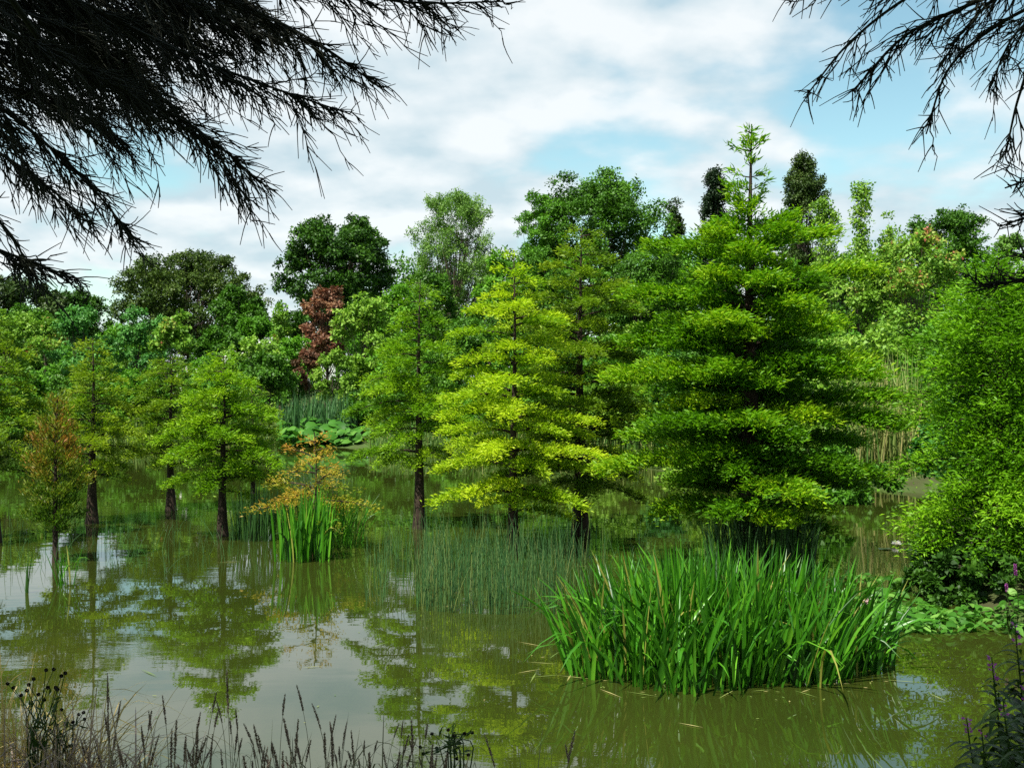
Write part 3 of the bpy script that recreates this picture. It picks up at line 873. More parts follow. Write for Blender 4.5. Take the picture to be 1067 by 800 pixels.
def water_plants():
    r = iris("big dense clump of strap-leaved irises in the open water, the nearest plants in the pond", 1.92, 10.25, 1.42, 0.98, 1700, 0.38, 1.22, LM['iris'], spread=0.40, bend=0.12, tip=0.40, wd=(.019, .042))
    # outlying blades at its flank
    umbel(r, at(905, 628, 10.0), np.array([1.92, 10.25, 0]), stem_to=np.array([3.1, 10.1, -0.05]), mat=LM['pinkwhite'])
    p = at(322, 583, 16.3)
    iris("small upright iris clump under the orange cypress", p[0], p[1], 0.36, 0.36, 150, 0.75, 1.15, LM['iris'], spread=0.16, bend=0.10, wd=(0.02, 0.042), tip=0.50)
    p = at(352, 565, 17.6)
    iris("loose pale grassy clump at the side of the small iris clump", p[0], p[1], 0.36, 0.3, 130, 0.7, 1.15, LM['iris'], spread=0.35, bend=0.15, wd=(0.012, 0.022), tip=0.62)
    p = at(268, 572, 18.4)
    iris("dark reedy clump in the shade behind the rounded cypress trunk", p[0], p[1], 0.40, 0.35, 170, 0.6, 1.05, LM['irisdark'], spread=0.16, bend=0.05, wd=(0.012, 0.022))
    p = at(795, 590, 15.0)
    iris("tall dark iris clump around the largest cypress's trunk", p[0] , p[1], 0.75, 0.4, 330, 0.75, 1.15, LM['irisdark'], spread=0.22, bend=0.05)
    p = at(70, 608, 14.2)
    iris("tuft of light iris leaves at the foot of the rust-tipped cypress", p[0], p[1], 0.10, 0.10, 17, 0.42, 0.68, LM['iris'], spread=0.40, bend=0.2, wd=(0.012, 0.022), tip=0.55)
    p = at(33, 618, 13.7)
    iris("pair of dark iris leaves standing alone in the water", p[0], p[1], 0.025, 0.02, 3, 0.45, 0.62, LM['irisdark'], spread=0.18, bend=0.0, wd=(0.026, 0.036))

    # thin rushes
    rng = rng_for('rushes')
    n = 1250
    cl = rng.uniform(0, 1, (90, 2))
    ci = rng.integers(0, 90, n)
    px = np.where(rng.uniform(0, 1, n) < .6, 392 + 215 * cl[ci, 0] + rng.normal(0, 6, n), np.clip(rng.normal(505, 62, n), 382, 630))
    py = 578 + 62 * np.clip(cl[ci, 1] + rng.normal(0, .12, n), 0, 1) - 0.00045 * (px - 540) ** 2
    d = CAM_H * F_PX / (py - CY)
    base = np.stack([(px - CX) / F_PX * d, d, np.full(n, -0.1)], -1)
    h = (0.16 + 0.82 * rng.uniform(0, 1, n) ** 1.4) * np.interp(px, [380, 450, 600, 660], [0.55, 0.95, 1, 0.7]) + 0.1
    la = rng.uniform(0, 2 * np.pi, n)
    lean = np.abs(rng.normal(0, 0.16, n))
    P, W = blades(rng, base, h, np.full(n, 0.007), np.stack([np.cos(la), np.sin(la)], -1), lean, 4, np.zeros(n))
    tb = Tubes()
    tb.add(P, np.interp(np.linspace(0, 1, 4), [0, 1], [0.0050, 0.0020])[None].repeat(n, 0), 3)
    me = tb.mesh("rushes", LM['rush'])
    me.attributes['tint'].data.foreach_set('value', np.repeat(np.clip(rng.normal(0.48, 0.28, n), 0, 1), 9).astype(np.float32))
    o = link("rushes", me)
    o['kind'] = 'stuff'
    o['label'] = "fine grey-green rushes standing in shallow water below the bright yellow cypress"
    # faint sparse rushes among the cypress trunks
    n = 320
    px = np.concatenate([rng.uniform(0, 280, 220), rng.uniform(560, 720, 100)])
    py = rng.uniform(545, 600, n)
    d = CAM_H * F_PX / (py - CY)
    base = np.stack([(px - CX) / F_PX * d, d, np.full(n, -0.1)], -1)
    la = rng.uniform(0, 2 * np.pi, n)
    P, W = blades(rng, base, rng.uniform(0.25, 0.6, n), np.full(n, .006), np.stack([np.cos(la), np.sin(la)], -1), np.abs(rng.normal(0, .25, n)), 4, np.zeros(n))
    tb = Tubes()
    tb.add(P, np.interp(np.linspace(0, 1, 4), [0, 1], [0.0042, 0.0016])[None].repeat(n, 0), 3)
    o = link("sparse_rushes", tb.mesh("sparse_rushes", LM['rush']))
    o['kind'] = 'stuff'
    o['label'] = "sparse thin rushes among the cypress trunks"

    # dead blades and bits floating round the iris clump
    rng = rng_for('litter')
    n = 150
    a = rng.uniform(0, 6.28, n)
    q = rng.uniform(.9, 1.25, n) + np.abs(rng.normal(0, .12, n))
    pos = np.stack([1.92 + np.cos(a) * 1.42 * q, 10.25 + np.sin(a) * .98 * q, np.full(n, .006)], -1)
    far_ = rng.uniform(0, 1, n) < .35
    pos[far_, 0] = rng.uniform(-4, 4, far_.sum()); pos[far_, 1] = rng.uniform(8.2, 17, far_.sum())
    b = rng.uniform(0, 6.28, n)
    ln = np.where(rng.uniform(0, 1, n) < .3, rng.uniform(.15, .4, n), rng.uniform(.02, .06, n))
    Lf = Leaves()
    Lf.add(pos, np.stack([np.cos(b), np.sin(b), 0 * b], -1), np.tile([0, 0, 1.0], (n, 1)), ln, np.minimum(ln * .5, .016), np.clip(rng.normal(.5, .25, n), 0, 1), fold=.004)
    o = link("floating_litter", Lf.mesh("floating_litter", LM['reeddry']))
    o['kind'] = 'stuff'
    o['label'] = "dead leaf blades and bits floating on the water round the iris clump"

    # broad pale marsh leaves along the bank
    rng = rng_for('marsh')
    n = 780
    px = np.concatenate([rng.uniform(900, 1120, 480), rng.uniform(880, 985, 300)])
    py = np.concatenate([rng.uniform(638, 660, 480), rng.uniform(603, 660, 300)])
    d = CAM_H * F_PX / (py - CY)
    x = (px - CX) / F_PX * d
    g = np.maximum(ground_z(x, d), 0)
    z = g + rng.uniform(0.015, 0.10, n)
    pos = np.stack([x, d, z], -1)
    a = rng.uniform(0, 2 * np.pi, n)
    dr = np.stack([np.cos(a), np.sin(a), rng.normal(0.1, .35, n)], -1)
    nr = np.array([-0.05, -0.15, 1.0]) + rng.normal(0, .45, (n, 3))
    ln = rng.uniform(0.06, 0.17, n)
    # three-quad leaves so the blades look cupped and oval
    s = np.linspace(0, 1, 6)
    P = pos[:, None] + unit(dr)[:, None] * (ln[:, None] * s)[..., None]
    P[:, :, 2] -= (ln[:, None] * 0.35 * s ** 2)
    W = ln[:, None] * 0.55 * np.interp(s, [0, .2, .45, .75, 1], [.1, .85, 1, .7, .03])[None]
    V, Fc, per = strips(P, W, np.cross(nr, dr), 0.3)
    t = np.tile(np.repeat(np.clip(rng.normal(.5, .2, n), 0, 1), per), 2)
    foot = np.stack([x, d, g - 0.1], -1)
    o = link("marsh_foliage", mesh_np("marsh_foliage", V, Fc, LM['marsh'], t))
    o['kind'] = 'stuff'
    o['label'] = "carpet of pale broad marsh leaves at the water's edge under the low bank cypress"

    # water lily and pads
    p = at(934, 569, 17.6)
    root = thing("water_lily", "white water lily flower floating beside its pads", "flower", (p[0], p[1], 0.0))
    rng = rng_for('lily')
    Lf = Leaves()
    for ring, (k, el, l) in enumerate(((9, 0.25, .085), (8, 0.7, .08), (6, 1.3, .07))):
        a = np.arange(k) * 2 * np.pi / k + ring * .3
        dd = np.stack([np.cos(a), np.sin(a), np.full(k, el)], -1)
        Lf.add(np.tile([p[0], p[1], 0.03], (k, 1)) + dd * 0.008, dd, np.stack([-np.cos(a) * el, -np.sin(a) * el, np.ones(k)], -1), l, l * .5, rng.uniform(0, 1, k), -0.1)
    link("petal_whorl", Lf.mesh("petal_whorl", LM['white'], (p[0], p[1], 0)), root)
    Lf = Leaves()
    k = 24
    dd = unit(rng.normal(0, .6, (k, 3)) + [0, 0, 1])
    Lf.add(np.tile([p[0], p[1], 0.035], (k, 1)), dd, rng.normal(0, 1, (k, 3)), .04, .008, rng.uniform(0, 1, k))
    link("stamens", Lf.mesh("stamens", LM['yellow'], (p[0], p[1], 0)), root)
    for i, (ppx, ppy, rr) in enumerate(((922, 572, .10), (949, 573, .13), (957, 570, .11), (966, 573, .14), (975, 570, .12), (984, 573, .13), (990, 568, .12), (944, 567, .09))):
        q = at(ppx, ppy, 0)
        d = CAM_H * F_PX / (ppy - CY)
        c = np.array([(ppx - CX) / F_PX * d, d, 0.006])
        ang = np.linspace(0.15, 2 * np.pi - 0.15, 15) + i
        rim = np.stack([np.cos(ang) * rr, np.sin(ang) * rr, 0.004 + 0.006 * np.sin(ang * 3)], -1)
        v = np.vstack([[0, 0, 0.0], rim])
        f = np.array([[0, k, k + 1] for k in range(1, 15)])
        o = link("lily_pad", mesh_np("lily_pad", v, f, LM['pad'], np.full(14, 0.3 + 0.08 * i)))
        o.location = c
        o['label'] = "flat green lily pad floating near the white water lily"
        o['category'] = "lily pad"
        o['group'] = "lily pads beside the water lily"

    # tall plants on the far bank
    p = at(330, 440, 47.5)
    rng = rng_for('bankreed')
    n = 900
    x = rng.uniform(at(292, 0, 48)[0], at(374, 0, 48)[0], n)
    y = rng.uniform(47.2, 50, n)
    base = np.stack([x, y, ground_z(x, y)], -1)
    la = rng.uniform(0, 6.28, n)
    P, W = blades(rng, base, rng.uniform(0.9, 2.0, n), rng.uniform(.04, .07, n), np.stack([np.cos(la), np.sin(la)], -1), np.abs(rng.normal(0, .2, n)), 5, np.zeros(n))
    fa = rng.uniform(0, np.pi, n)
    root = thing("bank_reeds".rstrip('s'), "stand of tall blue-green reeds on the far bank above the big leaves", "reed bed", (float(p[0]), 48.0, 0))
    link("foliage", strips_mesh("foliage", P, W, np.stack([np.cos(fa), np.sin(fa), 0 * fa], -1), LM['rush'], np.clip(rng.normal(.35, .15, n), 0, 1), 0.2, (p[0], 48.0, 0)), root)

    def bigleaf(label, px0, px1, y0, y1, n, size):
        rng = rng_for(label)
        px = rng.uniform(px0, px1, n)
        d = rng.uniform(y0, y1, n)
        x = (px - CX) / F_PX * d
        g = np.maximum(ground_z(x, d), 0)
        pos = np.stack([x, d, g + rng.uniform(.15, 1.0, n) * np.interp(d, [y0, y1], [.5, 1.0])], -1)
        a = rng.uniform(0, 6.28, n)
        dr = np.stack([np.cos(a), np.sin(a) - 0.4, rng.normal(0, .25, n)], -1)
        ln = size * rng.uniform(.5, 1.0, n)
        s = np.linspace(0, 1, 6)
        P = pos[:, None] + unit(dr)[:, None] * (ln[:, None] * (s - .4))[..., None]
        P[:, :, 2] -= ln[:, None] * .4 * (s - .4) ** 2
        W = ln[:, None] * 0.95 * np.interp(s, [0, .15, .45, .8, 1], [.3, .9, 1, .7, .05])[None]
        nr = np.array([0, -0.6, 1.0]) + rng.normal(0, .3, (n, 3))
        c = (float(x.mean()), float(d.mean()), 0.0)
        o = thing("giant_leaf_plant", label, "plant", c)
        link("foliage", strips_mesh("foliage", P, W, np.cross(nr, dr), LM['marsh'], np.clip(rng.normal(.42, .2, n), 0, 1), -0.25, c), o)
    bigleaf("patch of giant-leaved plants at the far water's edge", 290, 374, 45.0, 47.4, 260, 0.56)
    bigleaf("smaller patch of giant leaves at the far edge behind the slender cypress", 382, 445, 45.0, 46.8, 90, 0.5)

    def drystand(label, px0, px1, d0, d1, n, h0, h1, mat, tip):
        rng = rng_for(label)
        d = rng.uniform(d0, d1, n)
        x = (rng.uniform(px0, px1, n) - CX) / F_PX * d
        base = np.stack([x, d, np.maximum(ground_z(x, d), -.1)], -1)
        la = rng.uniform(0, 6.28, n)
        droop = np.where(rng.uniform(0, 1, n) < .35, rng.uniform(.2, .6, n), 0)
        P, W = blades(rng, base, rng.uniform(h0, h1, n), rng.uniform(.02, .04, n), np.stack([np.cos(la), np.sin(la)], -1), np.abs(rng.normal(0, .22, n)), 6, droop)
        fa = rng.uniform(0, np.pi, n)
        c = (float(x.mean()), float(d.mean()), 0.0)
        o = thing("reed_stand", label, "reed bed", c)
        link("foliage", strips_mesh("foliage", P, W, np.stack([np.cos(fa), np.sin(fa), 0 * fa], -1), mat, np.clip(rng.normal(tip, .25, n), 0, 1), 0.2, c), o)
    drystand("strip of half-dry straw-coloured reeds between the largest cypress and the low bank cypress", 892, 955, 27.6, 29.6, 620, 1.6, 3.4, LM['reeddry'], .45)
    drystand("short green reeds along the far edge between the slender and the bright yellow cypress", 385, 560, 41.5, 47.5, 2400, 0.5, 1.1, LM['reeddry'], .15)
    drystand("short green reeds along the far edge behind the broad olive cypress", 575, 700, 37.0, 41, 1100, 0.5, 1.1, LM['reeddry'], .18)
    drystand("short green reeds along the far edge behind the cut-off cypress", -20, 290, 45.6, 48, 2200, 0.5, 1.2, LM['reeddry'], .18)


water_plants()


# ------------------------------------------------------------------ near bank: grasses and weeds
def near_bank():
    rng = rng_for('near grasses')
    # prototypes of a grass stem with a seed head, then copies
    protos = []
    for k in range(7):
        h = 1.0
        lean = rng.uniform(-0.10, 0.10)
        curl = rng.uniform(-0.10, 0.16)
        s = np.linspace(0, 1, 12)
        axis = np.stack([lean * s ** 2 + curl * np.clip(s - .6, 0, 1) ** 2, 0.04 * np.sin(s * 2 + k), s * h], -1)
        tb = Tubes()
        tb.add(axis, np.linspace(.0026, .0010, 12), 4)
        root = thing("seeding_grass_plant", "thin grass stem with a dark purplish seed head on the near bank", "grass", (0, 0, 0), "seeding grasses along the near bank")
        st = link("stem", tb.mesh("stem", LM['stem']), root)
        # seed head: spikelets packed round the top part of the axis
        frac = rng.uniform(0.14, 0.24)
        n = int(150 + 400 * frac)
        q = 1 - frac * rng.uniform(0, 1, n) ** 0.9
        P = np.stack([np.interp(q, s, axis[:, i]) for i in range(3)], -1)
        a = rng.uniform(0, 6.28, n)
        dd = np.stack([np.cos(a) * .38, np.sin(a) * .38, np.full(n, 1.0)], -1) + rng.normal(0, .12, (n, 3))
        Lf = Leaves()
        sz = 0.0120 * np.interp(1 - q, [0, frac * .5, frac], [.6, 1.1, .7])
        Lf.add(P + dd * 0.002, dd, rng.normal(0, 1, (n, 3)), sz, sz * .34, np.clip(rng.normal(.5, .25, n), 0, 1))
        sh = link("seed_head", Lf.mesh("seed_head", LM['seed']), root)
        # one narrow leaf
        Lb = rng.uniform(.2, .42)
        ss = np.linspace(0, 1, 7)
        sx = rng.choice([-1, 1])
        Pb = np.stack([np.interp(Lb + .1, s, axis[:, 0]) + sx * .13 * ss, .03 * ss, Lb + .22 * ss - .14 * ss ** 2.5], -1)[None]
        lf = link("leaf", strips_mesh("leaf", Pb, (.006 * np.interp(ss, [0, .4, 1], [.8, 1, .05]))[None], np.array([[0, 1.0, 0]]), LM['stem'], np.array([.4]), .2), root)
        protos.append((root, (st, sh, lf)))
    # tops as they read along the lower edge: (px, py)
    tops = [(118, 706), (131, 742), (145, 735), (157, 762), (164, 730), (120, 745), (176, 738), (184, 744), (196, 748), (210, 720), (222, 745), (232, 728), (246, 735), (252, 698),
            (205, 765), (172, 772), (150, 775), (128, 770), (262, 758), (277, 764), (289, 716), (300, 770), (312, 742), (320, 750), (329, 709), (341, 733), (336, 748), (350, 765),
            (360, 752), (366, 772), (385, 775), (395, 756), (404, 763), (410, 780), (424, 758), (218, 778), (238, 770), (270, 785), (292, 782), (308, 786), (345, 784), (375, 788),
            (160, 788), (185, 782), (199, 786), (110, 768), (102, 780), (258, 776), (440, 775), (318, 778), (105, 732), (356, 779), (567, 762), (521, 770), (600, 772), (243, 752),
            (168, 752), (214, 752), (331, 770), (282, 778), (224, 786), (140, 786), (430, 788), (388, 788)]
    for _ in range(44):
        tops.append((rng.uniform(90, 470), rng.uniform(752, 800)))
    k = 0
    for px, py in tops:
        root, parts = protos[k % 7]
        d = rng.uniform(3.0, 4.3)
        p = at(px, py, d)
        g = float(ground_z(p[0], d))
        h = p[2] - g
        if h < 0.15:
            continue
        if k < 7:
            o = root
        else:
            o = root.copy()
            COL.objects.link(o)
            for c in parts:
                cc = c.copy()
                cc.parent = o
                COL.objects.link(cc)
        rz = rng.uniform(0, 6.28)
        tipx = 0.05 * math.cos(rz)
        wide = rng.uniform(0.8, 1.15)
        o.location = (p[0] - tipx * 0.3, d, g)
        o.rotation_euler = (rng.normal(0, .03), rng.normal(0, .05), rz)
        o.scale = (wide * .8, wide * .8, h)
        k += 1

    # straw-coloured tussock
    def tussock(label, px, py, d, n, hmin, hmax, mat, tip, rx=.16, spread=.7, name='grass_tussock'):
        rng = rng_for(label)
        p = at(px, py, d)
        x = p[0] + rng.normal(0, rx, n)
        y = d + rng.normal(0, .15, n)
        base = np.stack([x, y, ground_z(x, y) - .02], -1)
        la = rng.uniform(0, 6.28, n)
        droop = np.where(rng.uniform(0, 1, n) < .6, rng.uniform(.2, .9, n), 0)
        P, W = blades(rng, base, rng.uniform(hmin, hmax, n), rng.uniform(.003, .007, n), np.stack([np.cos(la), np.sin(la)], -1), np.abs(rng.normal(0, spread * .5, n)), 9, droop)
        fa = rng.uniform(0, np.pi, n)
        c = (float(p[0]), float(d), float(ground_z(p[0], d)))
        o = thing(name, label, "grass", c)
        link("foliage", strips_mesh("foliage", P, W, np.stack([np.cos(fa), np.sin(fa), 0 * fa], -1), mat, np.clip(rng.normal(tip, .22, n), 0, 1), 0.2, c), o)
    tussock("golden straw-coloured grass tussock in the near corner of the bank", 12, 760, 4.1, 700, .35, .85, LM['straw'], .5, .17)
    tussock("brownish dead grass tussock beside the golden one", 62, 775, 3.9, 420, .28, .64, LM['seed'], .6, .14)
    tussock("low greyish grass tussock between the seeding grasses", 220, 800, 3.8, 200, .2, .42, LM['stem'], .4, .3)
    tussock("sparse greyish grass tussock under the knapweed heads", 470, 805, 3.9, 160, .2, .45, LM['stem'], .3, .25)

    # knapweed with black burr heads
    def knapweed(label, heads, d, foot):
        rng = rng_for(label)
        f = at(foot[0], foot[1], d)
        g = float(ground_z(f[0], d))
        c = np.array([f[0], d, g])
        o = thing("knapweed", label, "plant", c)
        tb = Tubes()
        mid = np.array([f[0], d, g + 0.35])
        Lf = Leaves()
        for hx, hy in heads:
            hp = at(hx, hy, d + rng.uniform(-.15, .15))
            m = (mid + hp) / 2 + rng.normal(0, .02, 3)
            tb.add(spline([c + rng.normal(0, .01, 3) * [1, 1, 0], mid + rng.normal(0, .02, 3), m, hp], 12), np.linspace(.0028, .0011, 12), 4)
            for q in range(3):
                lp = mid * (1 - q / 3) + hp * q / 3
                Lf.add(lp[None], rng.normal(0, 1, (1, 3)) + [0, 0, .6], rng.normal(0, 1, (1, 3)), .05, .009, .3)
        link("stem", tb.mesh("stem", LM['weed'], c), o)
        link("foliage", Lf.mesh("foliage", LM['weed'], c), o)
        for hx, hy in heads:
            pass
        rng = rng_for(label)
        for hx, hy in heads:
            hp = at(hx, hy, d + rng.uniform(-.15, .15))
            rng.normal(0, .02, 3); rng.normal(0, .01, 3); rng.normal(0, .02, 3)
            for q in range(3):
                rng.normal(0, 1, (1, 3)); rng.normal(0, 1, (1, 3))
            k = 60
            v = unit(np.random.default_rng(int(hx * 7 + hy)).normal(size=(k, 3)))
            Lb = Leaves()
            Lb.add(v * 0.001, v, np.roll(v, 1, 1) + .1, 0.0062, .0045, np.linspace(0, 1, k), mid=.75)
            b = link("burr_head", Lb.mesh("burr_head", LM['burr']), o)
            b.location = hp - c
    knapweed("knapweed with many black burr heads above the golden tussock",
             [(48, 698), (56, 697), (64, 704), (68, 701), (35, 707), (30, 713), (40, 723), (46, 729), (60, 718), (50, 716), (58, 716), (28, 719), (22, 724)], 3.7, (40, 800))
    knapweed("lower knapweed with black burr heads beside the brownish tussock",
             [(56, 740), (64, 739), (82, 744), (87, 742), (88, 749), (68, 754), (52, 760), (76, 752), (8, 712), (14, 716)], 3.9, (66, 800))
    knapweed("knapweed with small burr heads at the end of the seeding grasses",
             [(467, 760), (479, 774), (484, 764), (492, 763), (488, 786), (450, 764), (455, 779), (473, 766), (441, 785), (476, 790), (438, 778)], 3.8, (472, 815))

    # purple loosestrife
    def loosestrife(label, px, top, d, h=None, spike=0.10, wide=0.10, leafn=40, flowers=70, lean=0.0):
        rng = rng_for(label)
        t = at(px, top, d)
        g = max(float(ground_z(t[0], d)), -0.05)
        c = np.array([t[0] - lean, d, g])
        hh = t[2] - g
        s = np.linspace(0, 1, 10)
        ax = c[None] * (1 - s[:, None]) + t[None] * s[:, None] + np.stack([.02 * np.sin(s * 4), 0 * s, 0 * s], -1)
        o = thing("loosestrife", label, "plant", c)
        tb = Tubes()
        tb.add(ax, np.linspace(.006, .002, 10), 5)
        link("stem", tb.mesh("stem", LM['weed'], c), o)
        q = np.repeat((np.arange(leafn // 2) + .5) / (leafn // 2), 2) * (1 - spike)
        a = np.tile([0, np.pi], leafn // 2) + np.repeat(np.arange(leafn // 2) * 1.57 + .4, 2)
        P0 = np.stack([np.interp(q, s, ax[:, i]) for i in range(3)], -1)
        a = a + rng.normal(0, .5, leafn)
        q_j = rng.normal(0, .012, leafn)
        P0[:, 2] += q_j
        dr = np.stack([np.cos(a), np.sin(a), rng.normal(.35, .3, leafn)], -1)
        ln = wide * np.interp(q, [0, .4, 1], [.9, 1.1, .45]) * rng.uniform(.55, 1.3, leafn)
        ss = np.linspace(0, 1, 6)
        P = P0[:, None] + unit(dr)[:, None] * (ln[:, None] * ss)[..., None]
        P[:, :, 2] -= ln[:, None] * rng.uniform(.2, .9, leafn)[:, None] * ss ** 2
        W = ln[:, None] * .27 * np.interp(ss, [0, .25, .6, 1], [.4, 1, .8, .03])[None]
        link("foliage", strips_mesh("foliage", P, W, np.stack([-np.sin(a), np.cos(a), 0 * a], -1), LM['weed'], np.clip(rng.normal(.5, .2, leafn), 0, 1), .3, c), o)
        n = flowers
        q = 1 - spike * rng.uniform(0, 1, n)
        P0 = np.stack([np.interp(q, s, ax[:, i]) for i in range(3)], -1)
        a = rng.uniform(0, 6.28, n)
        dd = np.stack([np.cos(a), np.sin(a), rng.uniform(0, .8, n)], -1)
        Lf = Leaves()
        Lf.add(P0 + dd * .004, dd, rng.normal(0, 1, (n, 3)), .015, .010, rng.uniform(0, 1, n))
        link("flower_spike", Lf.mesh("flower_spike", LM['purple'], c), o)
    loosestrife("tall leafy loosestrife with a few purple flowers in the near corner", 1038, 684, 3.7, spike=.12, wide=.11, leafn=110, flowers=26)
    loosestrife("loosestrife half out of view behind the tallest near one", 1062, 650, 3.9, spike=.12, wide=.13, leafn=110, flowers=18)
    loosestrife("small loosestrife with a pink tip and spreading leaves beside the tall one", 1012, 748, 3.6, spike=.12, wide=.11, leafn=54, flowers=14)
    loosestrife("short loosestrife low behind the small pink-tipped one", 1050, 728, 3.5, spike=.12, wide=.13, leafn=90, flowers=8)
    loosestrife("leafy flowerless loosestrife lowest in the near corner", 1028, 760, 3.3, spike=.04, wide=.14, leafn=80, flowers=4)
    loosestrife("loosestrife at the very edge in front of the half-hidden one", 1072, 700, 3.4, spike=.14, wide=.14, leafn=90, flowers=10)
    loosestrife("bank loosestrife with a big purple spike under the low bank cypress", 1059, 588, 11.6, spike=.16, wide=.12, leafn=40, flowers=150)
    loosestrife("shorter purple loosestrife nearest the marsh leaves", 1050, 608, 11.4, spike=.14, wide=.12, leafn=36, flowers=110)


near_bank()


